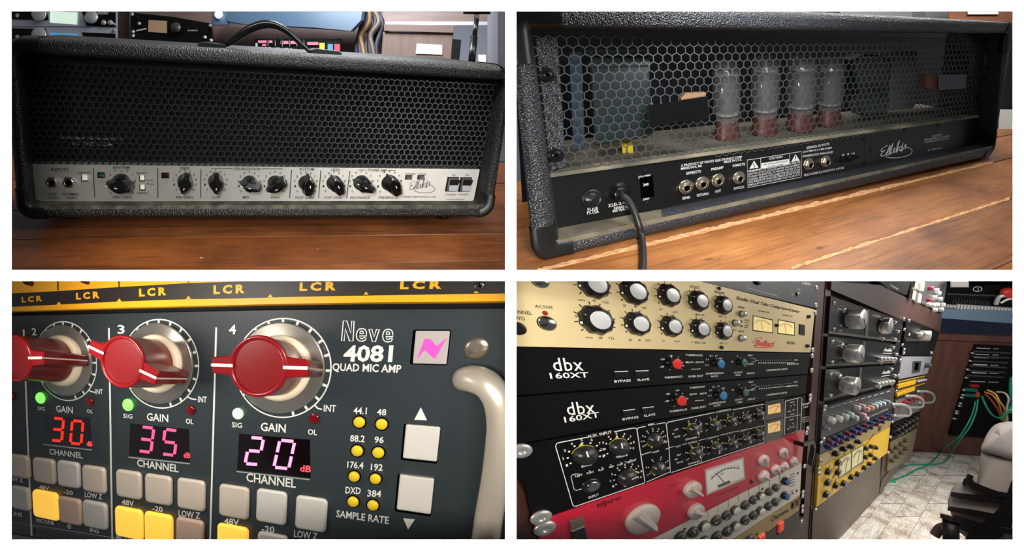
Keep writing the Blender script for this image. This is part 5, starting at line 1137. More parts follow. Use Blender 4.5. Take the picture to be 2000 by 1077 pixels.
# --- pale gold unit
QG = [(1414, 1066), (1562.5, 969.5), (1561.5, 997.5), (1460, 1066)]
t, p, g = unit(F4, 'harmonics_unit', 'pale gold rack unit with dark script lettering below the ivory unit', QG, GOLD4, .005)
mb = MB(); text(mb, g, 'Charisma', 1505, 1021, 1539, 1000, 8.5, bold=.008, lean=.3); make('script_lettering', mb, PRINTK, p, F4)
kcyl(t, g, 1463, 1052, 9, 7, KGR); led(t, g, 1479, 1043.5, 3, mat('olive_led', (70, 74, 30), .3), 2)
for u, v in ((1552, 987), (1560, 982)):
    mb = MB().use(KBLK); box(mb, g, u, v, 7.5, 12, 2); mb.use(mat('dim_red_lamp', (150, 50, 36), .3)); box(mb, g, u-.5, v, 3, 6, 3); make('indicator_light', mb, None, t, F4)
rscrew(t, g, 1567.5, 970, 4.2); rscrew(t, g, 1567, 990, 4.2)
# --- graphite power strip
QQ = [(1462, 1066), (1561.5, 999), (1561, 1030), (1512, 1066)]
t, p, g = unit(F4, 'power_distributor', 'graphite rack unit with red rocker switches at the foot of the first bay', QQ, GRY4, .005)
RSW = mat('lit_red_rocker', (230, 60, 36), .3, emis=.35)
for u, v, w_, h_ in ((1527, 1031, 9, 17), (1490, 1055, 11, 16)):
    mb = MB().use(KBLK); box(mb, g, u, v, w_+4, h_+5, 1.5); mb.use(RSW); box(mb, g, u, v, w_, h_, 4, inset=1.2); make('rocker_switch', mb, None, t, F4)
rscrew(t, g, 1567, 999, 4.2); rscrew(t, g, 1565.5, 1019, 4.2)

# ---------------- second bay of the rack
def q2(uL, uR, vt, vb): return [(uL[0], h4(1620, vt, uL[0])), (uR[0], h4(1620, vt, uR[0])), (uR[1], h4(1620, vb, uR[1])), (uL[1], h4(1620, vb, uL[1]))]
XL = lambda v: 1624 - (v-560)*.072; XR = lambda v: 1762 - (v-640)*.125
def bay2(name, label, vt, vb, m, h=.004):
    vtR, vbR = h4(1620, vt, 1755), h4(1620, vb, 1750)
    Q = [(XL(vt), h4(1620, vt, XL(vt))), (XR(vtR), h4(1620, vt, XR(vtR))), (XR(vbR), h4(1620, vb, XR(vbR))), (XL(vb), h4(1620, vb, XL(vb)))]
    return unit(F4, name, label, Q, m, h)
STRIP = mat('brushed_strip', (120, 112, 104), .35, metal=.6)
BUN = mat('brushed_black', (15, 15, 17), .35, spec=.3)
def bigknob(t, g, u, v, r, h):
    mb = MB().use(SAL); lathe(mb, g, u, v, [(r*.8, 0), (r*.8, h*.25)], 28); lathe(mb, g, u, v, [(r, h*.2), (r, h*.95), (r*.94, h), (.01, h)], 32); o = make('volume_knob', mb, None, t, F4)
    m2 = MB(); q = g.q(u, v)*r; X = g.P(u, v) + g.out*(h*1.02*g.px(u, v)); m2.add([X + g.ex*(q*x) + g.ez*(q*z) for x, z in ((-.05, 0), (.65, -.62), (.7, -.57), (0, .06))], [[0, 1, 2, 3]]); make('pointer_line', m2, HOLE, o, F4)
for i, (vt, vb, kx, lab_) in enumerate(((578, 652, ((1657, 624, 19), (1721, 637, 15.5)), 'first'), (658, 716, ((1652, 690, 17.5),), 'second'), (722, 782, ((1645, 751, 17),), 'third'))):
    lb_ = ['black rack amplifier with two big silver knobs at the top of the second bay', 'black rack amplifier with one silver knob, upper of two alike in the second bay', 'black rack amplifier with one silver knob, lower of two alike in the second bay'][i]
    t, p, g = bay2('rack_amplifier', lb_, vt, vb, BUN)
    for k in kx: bigknob(t, g, k[0], k[1], k[2], 27 if k[0] < 1700 else 16)
    mb = MB()
    Y_ = lambda u, f_: h4(1620, vt+(vb-vt)*f_, u)
    for s, u, f_, w_, h_ in (('MAINS', 1636, .3, 8, 2.6), ('IN', 1640, .75, 5, 2.6), ('OUT', 1638, .9, 6, 2.6), ('LEVEL', 1668, .98, 8, 2.4)): text(mb, g, s, u, Y_(u, f_), u+w_, Y_(u+w_, f_), h_)
    make('lettering', mb, PRINTW, p, F4)
    # strips, handles and small controls
    mb = MB(); poly(mb, g, [(XL(vb-4)+1, Y_(1620, .93)), (XR(vb)-2, Y_(1750, .93)), (XR(vb)-2, Y_(1750, 1)), (XL(vb)+1, Y_(1620, 1))], .0015, 0); make('trim_strip', mb, STRIP, t, F4)
    mb = MB(); poly(mb, g, [(1693-i*7, Y_(1693, .05)), (1698-i*7, Y_(1698, .05)), (1695-i*7, Y_(1695, .92)), (1690-i*7, Y_(1690, .92))], .003, 0, bev=.001); make('divider_bar', mb, STRIP, t, F4)
    for u, f_, r in ((1648-i*4, .28, 5.5), (1628-i*3, .16, 4), (1628-i*3, .86, 4), (1723-i*3, .95, 3.2), (1747-i*3, .2, 3), (1747-i*3, .9, 3), (1753-i*3, .55, 3)): screw(t, g, u, Y_(u, f_), r, SAL, HOLE, 3, 'rack_screw')
    if i:
        mb = MB(); text(mb, g, 'Audio', 1728-i*3, Y_(1730, .40), 1744-i*3, Y_(1744, .40), 6, bold=.03, lean=.2); pline(mb, g, [(1727-i*3, Y_(1727, .5)), (1744-i*3, Y_(1744, .5))], 1); make('script_lettering', mb, PRINTW, p, F4)
        for k in range(5):
            u = 1718+k*7-i*4; mb = MB(); lathe(mb, g, u, Y_(u, .78), [(4.6-.3*k, 0), (4.6-.3*k, 7), (4-.3*k, 8), (.01, 8)], 14); make('small_knob', mb, SAL, t, F4)
        m2 = MB(); 
        for k in range(3): tube(m2, [g.P(1690-i*6, Y_(1690, .35+.12*k)), g.P(1682-i*6, Y_(1682, .45+.1*k))+g.out*.02, g.P(1677-i*6, Y_(1677, .9))], .0018, 6)
        make('cable_loop', m2, mat('copper_cable', (150, 84, 40), .4), t, F4)
# channel strip with small pale knobs
t, p, g = bay2('channel_strip', 'dark grey channel strip with rows of small white and pink knobs in the second bay', 792, 852, GRY4)
cols = [(205, 200, 196), (180, 194, 190), (206, 160, 168), (214, 150, 124), (170, 190, 198), (120, 130, 140)]
for i_, (u, v, r, c_) in enumerate(((1671, 797, 5.4, 0), (1680.5, 795, 5.4, 2), (1689, 800, 5.4, 2), (1697.5, 797.5, 5.2, 3), (1705, 794, 5, 1), (1712, 791, 4.8, 4), (1720, 789, 4.8, 4), (1728, 786, 4.6, 5),
                      (1622, 822, 7.5, 0), (1636, 819, 7.2, 0), (1648, 815, 6.6, 1), (1658, 811, 6.2, 1), (1667, 817, 6, 1), (1682, 812, 5.6, 2), (1687, 818, 5, 0), (1612, 838, 4, 5))):
    kcyl(t, g, u-2, v-1, r, 10, mat('strip_knob_%d' % c_, cols[c_], .4), seg=14)
mb = MB()
for k in range(10): u = 1622+k*12; pline(mb, g, [(u, h4(1620, 797, u)), (u+8, h4(1620, 797, u+8))], 1.0); 
for k in range(5): text(mb, g, '0 10', 1690+k*9, h4(1620, 849, 1690+k*9), 1697+k*9, h4(1620, 849, 1697+k*9), 3)
make('lettering', mb, PRINTW, p, F4)
for u, v in ((1611, 794), (1609, 802), (1608, 858)): screw(t, g, u, v, 4, SAL, HOLE, 3, 'rack_screw')
# blue and red knob row
t, p, g = bay2('equalizer', 'narrow dark rack unit with rows of blue and maroon knobs in the second bay', 854, 878, mat('ink_blue_panel', (28, 34, 52), .4))
for j in range(2):
    for k in range(11):
        u = 1617 + k*11.3 - j*2; v = h4(1620, 854+24*(.3+.42*j), u); kcyl(t, g, u, v, 4.4-k*.18, 10, mat(('maroon_knob', 'royal_blue_knob', 'royal_blue_knob')[(k+j) % 3], ((122, 44, 62), (42, 62, 122), (42, 62, 122))[(k+j) % 3], .4), seg=10)
for u, v in ((1603, 865), (1602, 900)): screw(t, g, u, v, 4, SAL, HOLE, 3, 'rack_screw')
# gold unit
t, p, g = bay2('microphone_preamplifier', 'tan gold rack unit with dark square knobs in the second bay', 880, 902, GOLD4)
for u, f_ in ((1628, .45), (1643, .4), (1657, .55), (1671, .45)): kcyl(t, g, u, h4(1620, 880+22*f_, u), 6-(u-1628)*.03, 9, KBLK, cap=STEEL, seg=12)
mb = MB(); poly(mb, g, [(1716, h4(1620, 886, 1716)), (1721, h4(1620, 886, 1721)), (1720, h4(1620, 897, 1720)), (1715, h4(1620, 897, 1715))], .002, 0); make('power_switch', mb, KBLK, t, F4)
mb = MB(); text(mb, g, 'Preamplifier', 1680, h4(1620, 922, 1680), 1708, h4(1620, 897, 1708), 4.5, lean=.2); make('script_lettering', mb, PRINTK, p, F4)
# yellow compressor with meters
t, p, g = bay2('stereo_compressor', 'bright yellow rack unit with cream meters and dark pointer knobs in the second bay', 904, 972, mat('canary_yellow_panel', (232, 186, 34), .4))
for (u0, u1) in ((1641, 1662), (1665, 1686)):
    Q = [(u0, h4(1620, 910, u0)), (u1, h4(1620, 910, u1)), (u1-1, h4(1620, 946, u1-1)), (u0-1, h4(1620, 946, u0-1))]; meter(t, g, Q, .2, None, mat('straw_meter_face', (222, 212, 160), .4, emis=.1), frame=mat('olive_frame', (110, 104, 60), .4))
for u, f_ in ((1615, .2), (1614, .5), (1611, .80), (1634, .12), (1634, .40), (1630, .75), (1645, .86), (1660, .84), (1688, .2), (1687, .5), (1685, .85), (1698, .25), (1697, .55), (1695, .85), (1672, .9), (1707, .4), (1706, .8)):
    v = h4(1620, 904+68*f_, u); kcyl(t, g, u, v, 7.2-(u-1611)*.032, 7, KBLK, line=PRINTW, ang=80+u % 70, seg=12)
for u, v in ((1599, 916), (1598, 925), (1592, 996)): screw(t, g, u, v, 4, SAL, HOLE, 3, 'rack_screw')
mb = MB()
for k in range(4): pline(mb, g, [(1618+k*4, h4(1620, 915+k*9, 1618)), (1621+k*4, h4(1620, 910+k*9, 1621))], 1)
make('lettering', mb, PRINTK, p, F4)

# ---------------- third bay
XL3 = lambda v: 1771 - (v-620)*.128; XR3 = lambda v: 1840 - (v-625)*.27
def bay3(name, label, vt, vb, m, h=.006, cat=None):
    Q = [(XL3(vt), vt), (XR3(h4(XL3(vt), vt, 1825)), h4(XL3(vt), vt, XR3(vt))), (XR3(h4(XL3(vb), vb, 1810)), h4(XL3(vb), vb, XR3(vb))), (XL3(vb), vb)]
    t, p, g = unit(F4, name, label, Q, m, h, d=.05, bev=.002); return t, p, g, (lambda u, f_: h4(XL3(vt+(vb-vt)*f_), vt+(vb-vt)*f_, u))
t, p, g, Y_ = bay3('rack_amplifier', 'black rack amplifier with a silver knob at the top of the third bay', 622, 694, BLK4)
kcyl(t, g, 1797, 656, 10, 16, SAL, seg=20, taper=.98); kcyl(t, g, 1789, 654, 5, 10, SAL, seg=12)
mb = MB(); poly(mb, g, [(1770, 662), (1795, 663), (1795, 667), (1769, 667)], .02, 0); make('handle_bar', mb, STEEL, t, F4)
for u, f_ in ((1764, .05), (1765, .85), (1764, .95), (1818, .9), (1774, .05)): screw(t, g, u, Y_(u, f_), 3.2, SAL, HOLE, 2.5, 'rack_screw')
mb = MB(); text(mb, g, '0', 1774, 656, 1777, 656, 5); text(mb, g, '+4', 1811, 660, 1815, 660, 3); make('lettering', mb, PRINTW, p, F4)
t, p, g, Y_ = bay3('signal_processor', 'silver grey rack unit with a small dark screen in the third bay', 697, 741, mat('silver_grey_panel', (148, 148, 154), .4, metal=.2), .012)
mb = MB().use(STEEL); poly(mb, g, [(1785, 706), (1800, 705.5), (1797, 727), (1783, 729)], .008, 0, bev=.003); mb.use(HOLE); poly(mb, g, [(1788, 709.5), (1795, 709), (1793, 723), (1786, 724)], .0095, .004); make('screen_bezel', mb, None, t, F4)
kcyl(t, g, 1807, 714, 5, 10, GRY4, seg=14)
t, p, g, Y_ = bay3('button_matrix', 'yellow and black rack unit covered in small yellow buttons in the third bay', 743, 780, mat('black_yellow_panel', (46, 36, 18), .4))
YBN = mat('yellow_key', (232, 178, 32), .4)
for j in range(2):
    for k in range(9):
        u = 1756+k*3.9-j*1.5; 
        mb = MB(); box(mb, g, u, Y_(u, .36 if j == 0 else .8), 2.6, 8 if j == 0 else 6, 3, inset=.5); make('button', mb, YBN, t, F4)
mb = MB()
for f_ in (.08, .6): pline(mb, g, [(1754, Y_(1754, f_)), (1806, Y_(1806, f_))], 1.4)
make('printed_lines', mb, YBN, p, F4)
for k in range(5): kcyl(t, g, 1789+k*3.4, Y_(1789+k*3.4, .3), 2, 6, SAL, seg=8)
t, p, g, Y_ = bay3('microphone_preamplifier', 'maroon knobbed rack unit with three curved steel handles in the third bay', 783, 826, mat('steel_grey_panel', (120, 116, 110), .4, metal=.3))
for k in range(10): u = 1754+k*4.6; kcyl(t, g, u, Y_(u, .2+.06*(k % 2)), 3.8-k*.12, 8, mat('oxblood_knob', (122, 26, 32), .35), seg=10)
for u, v in ((1749, 797), (1776, 781), (1799, 772)):
    mb = MB(); tube(mb, [g.P(u-8, v-7), g.P(u+2, v-8)+g.out*.05, g.P(u+10, v-1)+g.out*.07, g.P(u+9, v+12)+g.out*.06, g.P(u-5, v+15)], .012, 8); make('rack_handle', mb, SAL, t, F4)
t, p, g, Y_ = bay3('patch_unit', 'black rack unit with black knobs beneath the curved handles in the third bay', 829, 862, BLK4)
for k in range(12): u = 1746+(k % 6)*7; kcyl(t, g, u, Y_(u, .3+.42*(k//6)), 3.6, 8, KBLK, cap=STEEL, seg=10)
t, p, g, Y_ = bay3('equalizer', 'olive beige rack unit at the foot of the third bay', 864, 922, mat('olive_beige_panel', (116, 104, 74), .45))
for k in range(8): u = 1738+(k % 4)*9; kcyl(t, g, u, Y_(u, .3+.35*(k//4)), 4.4, 8, mat('umber_knob', (70, 58, 42), .4), seg=10)
for k in range(9):
    v = 640+k*30; screw(rack, F4.shift(.005), XL3(v)-3.5 , v+4, 3, SAL, HOLE, 2.5, 'rack_screw')

# upper shelf gear
up1 = thing('shelf_processor', 'black rack unit with white script on the upper shelf', 'rack unit', F4.P(1730, 560))
mb = MB(); poly(mb, F4.shift(.01), [(1716, 548), (1779, 548), (1771, 577), (1733, 562)], .004, -.05); pz = make('front_panel', mb, BLK4, up1, F4)
mb = MB(); text(mb, F4.shift(.0145), 'Compressor', 1738, 558, 1754, 567, 4, bold=.03, lean=.2); make('lettering', mb, PRINTW, pz, F4)
up2 = thing('mixer_strip', 'small mixer strip with white faders and crimson knobs on the upper shelf', 'mixer', F4.P(1800, 600)); g = F4.shift(.016)
mb = MB(); poly(mb, F4.shift(.01), [(1779, 548), (1850, 548), (1841, 612), (1782, 585)], .005, -.05); make('front_panel', mb, GRY4, up2, F4)
for u, v in ((1791, 555), (1803, 559), (1786, 577), (1797, 583)): mb = MB(); box(mb, g, u, v, 5, 17, 5, inset=1); make('fader', mb, WHT4, up2, F4)
for u, v, m_ in ((1814, 564, 'c'), (1811, 587, 'c'), (1825, 568, 's'), (1821, 582, 's'), (1832, 585, 's'), (1818, 597, 's'), (1826, 596, 's'), (1829, 574, 's'), (1834, 605, 's'), (1822, 606, 's'), (1809, 595, 's'), (1837, 596, 's')):
    kcyl(up2, g, u, v, 4.6, 7, mat('crimson_small_knob', (150, 30, 56), .35) if m_ == 'c' else CAPS, seg=10)

# ---------------- floor, far cabinet, desk
FLR = Face(F4.ex, -F4.out, Vector(B4), F4.P(1640, 1054))
lineb = lambda U: 880 + (U-1780)*.086
floor = MB(); poly(floor, FLR, [(1470, 1250), (1560, 1062), (1772, 872), (2120, 905), (2450, 1250)], -.006, -.02)
WASH = wood('whitewashed_boards', (168, 140, 120), (230, 226, 216), (246, 244, 238), 2.4, 22)
make('floor', floor, mat('grey_subfloor', (110, 104, 98), .7), None, FLR, kind='structure', label='pale whitewashed board floor'); fl = bpy.data.objects['floor']
us_ = [1560, 1600, 1650, 1706, 1768, 1836, 1912, 1996, 2090, 2196]
def atv(U, v): return (U + (VP4[0]-U)*(v-1062)/(VP4[1]-1062), v)
for i in range(len(us_)-1):
    for (va, vb) in (((1062, 985), (984, 930), (929, 884)), ((1062, 1010), (1009, 950), (949, 884)))[i % 2]:
        mb = MB(); a0, a1, b1, b0 = atv(us_[i]+.5, va), atv(us_[i+1]-.5, va), atv(us_[i+1]-.5, vb), atv(us_[i]+.5, vb)
        poly(mb, FLR, [b0, b1, a1, a0], 0, -.005, bev=.0012); o = make('plank', mb, WASH, fl, Face(FLR.ex, FLR.ez, FLR.out, FLR.o + FLR.ex*random.uniform(-3, 3) + FLR.ez*random.uniform(-3, 3)))
PA, PB = FLR.P(1780, 881), FLR.P(1978, 897); dA = (PB-PA).normalized(); nB = Vector(B4).normalized(); nn = nB.cross(dA).normalized(); nn = nn if nn.y < 0 else -nn
FC = Face(dA, Vector(B4), nn, PA)
desk = thing('studio_desk', 'dark brown laminate desk with a black patch bay in its side', 'desk', PA)
mb = MB(); poly(mb, FC, [(1826, 648), (2050, 664), (2050, 903), (1779, 881)], 0, -.3, bev=.004); DBR = mat('chestnut_laminate', (104, 66, 54), .42, var=(84, 50, 42), scale=(14, 1.2, 6)); make('side_panel', mb, DBR, desk, FC)
mb = MB(); poly(mb, FC, [(1829, 648), (2050, 655), (2050, 671), (1824, 664)], .05, 0, bev=.004); make('top_board', mb, DBR, desk, FC)
FK = FC.shift(.06)
patch = thing('patch_bay', 'black patch bay with rows of jacks and colourful cords in the desk side', 'patch bay', FK.P(1880, 850))
mb = MB(); poly(mb, FC, [(1906, 675), (2050, 683), (2050, 866), (1855, 851)], .03, 0, bev=.004); make('front_panel', mb, MATTB, patch, FC)
gk = FC.shift(.033)
mb = MB()
for k, (v, c) in enumerate(((680, 0), (692, 1), (698, 1), (712, 1), (728, 1), (745, 1))):
    pline(mb, gk, [(1907-k*2.4, v), (1934-k*2, v+1.2)], 1.8 if k in (2, 3, 4) else 1.1); pline(mb, gk, [(1940-k*2, v+1.5), (1950, v+2)], 1)
make('label_strips', mb, PRINTW, patch, FC)
mb = MB()
for j in range(7):
    for k in range(12 if j < 6 else 0):
        u = 1903 - j*2.6 + k*6; v = 686 + j*9.4 + k*.3
        lathe(mb, gk, u, v, [(1.7, 0), (1.7, 2), (.6, 2.2)], 8, smooth=False)
make('jack_field', mb, STEEL, patch, FC, kind='stuff')
for i, (u, v) in enumerate(((1899, 690), (1895, 705), (1890, 722), (1887, 738), (1883, 762), (1881, 772), (1878, 777), (1876, 788), (1874, 793), (1869, 804), (1868, 808), (1864, 818))): screw(patch, gk, u, v, 1.9, SAL, HOLE, 2)
mb = MB(); box(mb, gk, 1904, 755, 17, 4, 3); make('red_plug_row', mb, mat('red_plastic', (170, 34, 44), .4), patch, FC)
mb = MB(); box(mb, gk, 1898, 763, 24, 4.5, 3); box(mb, gk, 1897, 774, 20, 4, 3); make('teal_plug_row', mb, mat('teal_plastic', (30, 112, 104), .4), patch, FC)
mb = MB(); poly(mb, gk, [(1904, 776), (1910, 768), (1914, 768), (1914, 777)], .02, 0); make('orange_plug', mb, mat('orange_plastic', (210, 84, 50), .4), patch, FC)
GRC = mat('sea_green_cable', (34, 140, 112), .4)
def cable(label, m, pts, r, fk=None, cat='cable', grp=None):
    mb = MB(); tube(mb, [(fk or FC).P(u, v, h) if f_ == 0 else FLR.P(u, v, h) for u, v, h, f_ in pts], r, 8)
    o = make('cable', mb, m, None, FC); o['label'] = label; o['category'] = cat
    if grp: o['group'] = grp
    return o
fl_h = .03
cable('thin green cable from the patch bay to the floor, left strand of two', GRC, [(1905, 784, .10, 0), (1900, 806, .2, 0), (1888, 832, .3, 0), (1872, 855, .3, 0), (1862, 862, .25, 0), (1845, 875, .16, 0), (1838, 884, .03, 1), (1815, 907, .02, 1), (1790, 918, .02, 1), (1765, 931, .02, 1), (1735, 941, .02, 1)], .0085)
cable('thin green cable from the patch bay to the floor, right strand of two', GRC, [(1910, 780, .10, 0), (1906, 806, .2, 0), (1893, 836, .3, 0), (1878, 855, .3, 0), (1866, 872, .25, 0), (1858, 884, .12, 0), (1850, 898, .02, 1), (1836, 906, .02, 1), (1802, 908, .02, 1), (1775, 909, .02, 1), (1750, 918, .02, 1), (1730, 932, .02, 1)], .0085)
for u, v, u2, v2 in ((1729, 940, 1748, 941.5), (1722, 934, 1737, 928)):
    mb = MB(); a_, b_ = FLR.P(u, v, .02), FLR.P(u2, v2, .02); tube(mb, [a_, a_.lerp(b_, .5), b_], [.012, .018, .014], 8)
    o = make('cable_plug', mb, GRC, None, FLR); o['label'] = 'green plug of the %s cable lying at the foot of the rack' % ('front' if u > 1725 else 'rear'); o['category'] = 'plug'
cable('sea green cord hanging in a loop from the patch bay to the cord bundle', GRC, [(1918, 774, .1, 0), (1924, 790, .2, 0), (1935, 808, .25, 0), (1947, 816, .25, 0), (1955, 816, .25, 0)], .012)
cable('green cord dropping along the right edge of the patch bay', GRC, [(1976, 738, .1, 0), (1974, 765, .15, 0), (1978, 790, .2, 0), (1966, 806, .25, 0), (1955, 818, .25, 0)], .02)
for i, (c, nm, pts) in enumerate((((206, 120, 40), 'orange', [(1922, 766), (1938, 772), (1948, 784), (1954, 800), (1958, 822)]), ((212, 176, 84), 'yellow', [(1928, 762), (1944, 770), (1952, 784), (1962, 800), (1963, 825)]), ((150, 60, 40), 'rust', [(1924, 770), (1936, 782), (1946, 796), (1952, 808), (1955, 822)]),
        ((200, 196, 180), 'ivory', [(1946, 766), (1962, 768), (1970, 780), (1966, 800), (1968, 826)]), ((214, 196, 120), 'straw', [(1956, 812), (1964, 804), (1974, 801), (1985, 802)]), ((120, 170, 70), 'lime', [(1957, 814), (1966, 808), (1976, 806), (1985, 808)]))):
    cable('%s patch cord in the tangle beside the patch bay' % nm, mat(nm+'_cord', c, .45), [(u, v, .08+.12*min(1, k/2)+i*.012, 0) for k, (u, v) in enumerate(pts)], .011)
# desk top: blue grey lip, keys, console
FD = FC.shift(.12)
mb = MB().use(mat('blue_grey_padding', (104, 124, 142), .35)); poly(mb, FD, [(1842, 604), (2050, 612), (2050, 638), (1838, 622)], 0, -.3, bev=.012); lip = make('desk_padding', mb, None, None, FD); lip['label'] = 'glossy blue grey padded lip along the front of the mixing desk'; lip['category'] = 'desk'
mb = MB(); poly(mb, FD.shift(-.01), [(1834, 622), (2050, 636), (2050, 658), (1828, 650)], 0, -.25, bev=.004); o = make('keyboard_tray', mb, mat('blue_black_tray', (18, 26, 42), .4), None, FD); o['label'] = 'dark blue black tray under the padded lip of the desk'; o['category'] = 'tray'
con = thing('mixing_console', 'black mixing console with a white ring emblem above a row of light faders', 'mixing console', FD.P(1900, 600))
mb = MB(); poly(mb, FD, [(1848, 557), (2050, 557), (2050, 584), (1850, 575)], -.03, -.2, bev=.004); hb_ = make('housing', mb, BLK4, con, FD)
mb = MB(); poly(mb, FD, [(1850, 575), (2050, 584), (2050, 612), (1842, 602)], -.06, -.4); make('deck', mb, MATTB, con, FD)
mb = MB(); poly(mb, FD, [(1850, 573.5), (2050, 580.5), (2050, 583.5), (1850, 576)], -.02, -.04); make('edge_trim', mb, GRY4, con, FD)
mb = MB(); ringarc(mb, FD.shift(-.029), 1909, 565, 4.6, .8); pline(mb, FD.shift(-.029), [(1909, 562), (1911, 566), (1908, 567)], .8); make('ring_emblem', mb, PRINTW, hb_, FD)
KEY = mat('light_fader_cap', (196, 190, 184), .4)
for k in range(22):
    u = 1846 + k*6.6; mb = MB(); box(mb, FD.shift(-.04), u, 598.5+k*.45, 4.6, 5 if k < 4 else 9, 3, inset=.6); make('fader_cap', mb, KEY, con, FD)
for k in range(14):
    u = 1862 + k*5.4; mb = MB(); box(mb, FD.shift(-.05), u, 589+k*.3, 1.6, 8, 1.2); make('fader_slot', mb, GRY4, con, FD)
slab('studio_monitor', 'grey beige monitor speaker corner above the mixer strip', 'speaker', 1856, 549.8, 1892, 562, 3.6, .2, mat('taupe_cabinet', (60, 54, 54), .6), .01)
hpn = thing('headphones', 'white and red headphones lying on the console at the right edge', 'headphones', FD.P(1960, 590))
mb = MB(); tube(mb, [FD.P(1945, 594, .0), FD.P(1950, 582, .02), FD.P(1960, 577, .03), FD.P(1972, 578, .03), FD.P(1985, 585, .02)], .022, 10); make('headband', mb, CAPS, hpn, FD)
mb = MB(); lathe(mb, FD, 1968, 571, [(9, 0), (10, 6), (7, 10), (.01, 10)], 16); make('ear_cushion', mb, mat('scarlet_cushion', (196, 50, 36), .5), hpn, FD)
mb = MB(); tube(mb, [FD.P(1955, 592, .02), FD.P(1966, 586, .04), FD.P(1980, 583, .04)], .012, 8); make('cable', mb, WHT4, hpn, FD)
mb = MB(); poly(mb, FC, [(1600, 400), (2300, 400), (2300, 700), (1600, 700)], -.6, -.65); o = make('wall_right', mb, mat('dusky_wall', (60, 62, 74), .7), None, FC, kind='structure')

# ---------------- office chair at the lower right
rc_ = ray(1930, 940); ecx = Vector((1, -.86, 0)).normalized()
FS = Face(ecx, ecx.cross(rc_.normalized()).normalized(), -rc_.normalized(), rc_*1.45)
chair = thing('office_chair', 'white plastic shell office chair with black curved ribs at the lower right', 'chair', FS.P(1900, 1060))
SHW = mat('white_shell_plastic', (206, 200, 196), .32, spec=.5)
def blob(mb, f, pts, d, rnd):
    front = [f.P(u, v) for u, v in (pts if area2(pts) < 0 else pts[::-1])]; c = sum(front, Vector())/len(front)
    L = []
    for t_, k in ((-d, .0), (-rnd*.6, .0), (-.2*rnd, rnd*.35), (0, rnd)): L.append([p + (c-p).normalized()*k + f.out*t_ for p in front])
    for k_ in (.3, .6, .9): L.append([p.lerp(c, k_) + f.out*rnd*.15*k_ for p in L[3]])
    mb.grid(L, True, (True, True), True)
mb = MB(); blob(mb, FS.shift(.03), smooth2([(2010, 822), (1985, 823), (1962, 824), (1944, 829), (1931, 842), (1922, 860), (1917, 880), (1950, 890), (2010, 908)], 4), .12, .03); make('headrest', mb, SHW, chair, FS)
mb = MB(); blob(mb, FS, smooth2([(1917, 880), (1918, 900), (1921, 914), (1903, 929), (1881, 940), (1862, 951), (1854, 968), (1851, 988), (1859, 1009), (1865, 1032), (1880, 1046), (1910, 1062), (2010, 1062), (2010, 910), (1960, 895)], 3), .10, .02); make('back_shell', mb, mat('grey_white_shell', (184, 176, 170), .36), chair, FS)
RB = mat('black_rib', (22, 20, 20), .35)
def ribbon(f, pts, w0, w1):
    Q = smooth2(pts, 4); n = len(Q); L, R = [], []
    for i in range(n):
        a_, b_ = Q[max(i-1, 0)], Q[min(i+1, n-1)]; dx, dy = b_[0]-a_[0], b_[1]-a_[1]; l = math.hypot(dx, dy); w_ = (w0 + (w1-w0)*i/(n-1))/2
        L.append((Q[i][0]-dy/l*w_, Q[i][1]+dx/l*w_)); R.append((Q[i][0]+dy/l*w_, Q[i][1]-dx/l*w_))
    mb = MB(); A = [f.P(*q) for q in L]; B = [f.P(*q) for q in R]; d = f.out*.018
    rings = [[A[i]-d, A[i], B[i], B[i]-d] for i in range(n)]
    mb.grid(rings, True, (True, True), False, flip=True); return mb
for pts, w0, w1 in (([(1896, 928), (1893, 938), (1900, 948), (1922, 958), (1947, 967), (1975, 972)], 13, 15), ([(1887, 936), (1882, 949)], 9, 7), ([(1857, 966), (1875, 969), (1912, 974), (1962, 979)], 9, 14), ([(1851, 994), (1875, 998), (1900, 1002), (1948, 1012)], 8, 13), ([(1861, 1010), (1885, 1018), (1915, 1028)], 8, 12), ([(1866, 1020), (1880, 1032), (1902, 1036)], 7, 9)):
    make('rib', ribbon(FS.shift(.022), pts, w0, w1), RB, chair, FS)
mb = MB(); poly(mb, FS.shift(.03), [(1990, 925), (1990, 1012), (1948, 1062), (1880, 1062), (1890, 1044), (1930, 1014), (1955, 990), (1966, 968), (1976, 940)], 0, -.03, bev=.006); make('support_frame', mb, RB, chair, FS)
mb = MB(); poly(mb, FS.shift(.034), [(1955, 1030), (1990, 1036), (1990, 1048), (1950, 1041)], 0, -.02, bev=.003); make('support_frame', mb, RB, chair, FS)
mb = MB(); FV = FS.shift(.08); tube(mb, [FV.P(1857, 1009), FV.P(1857, 1018)], 14.5*FV.px(1857, 1010), 24, sub=1, smooth=False); tube(mb, [FV.P(1857, 1018), FV.P(1858, 1075)], 11.5*FV.px(1857, 1010), 20, sub=1); make('height_lever', mb, mat('knurled_black', (34, 30, 30), .4), chair, FS)
mb = MB(); tube(mb, [FV.P(1826, 1046, -.03), FV.P(1835, 1034, -.02), FV.P(1846, 1030)], 8*FV.px(1840, 1030), 10); make('lever_arm', mb, mat('mauve_grey_arm', (104, 84, 80), .5), chair, FS)
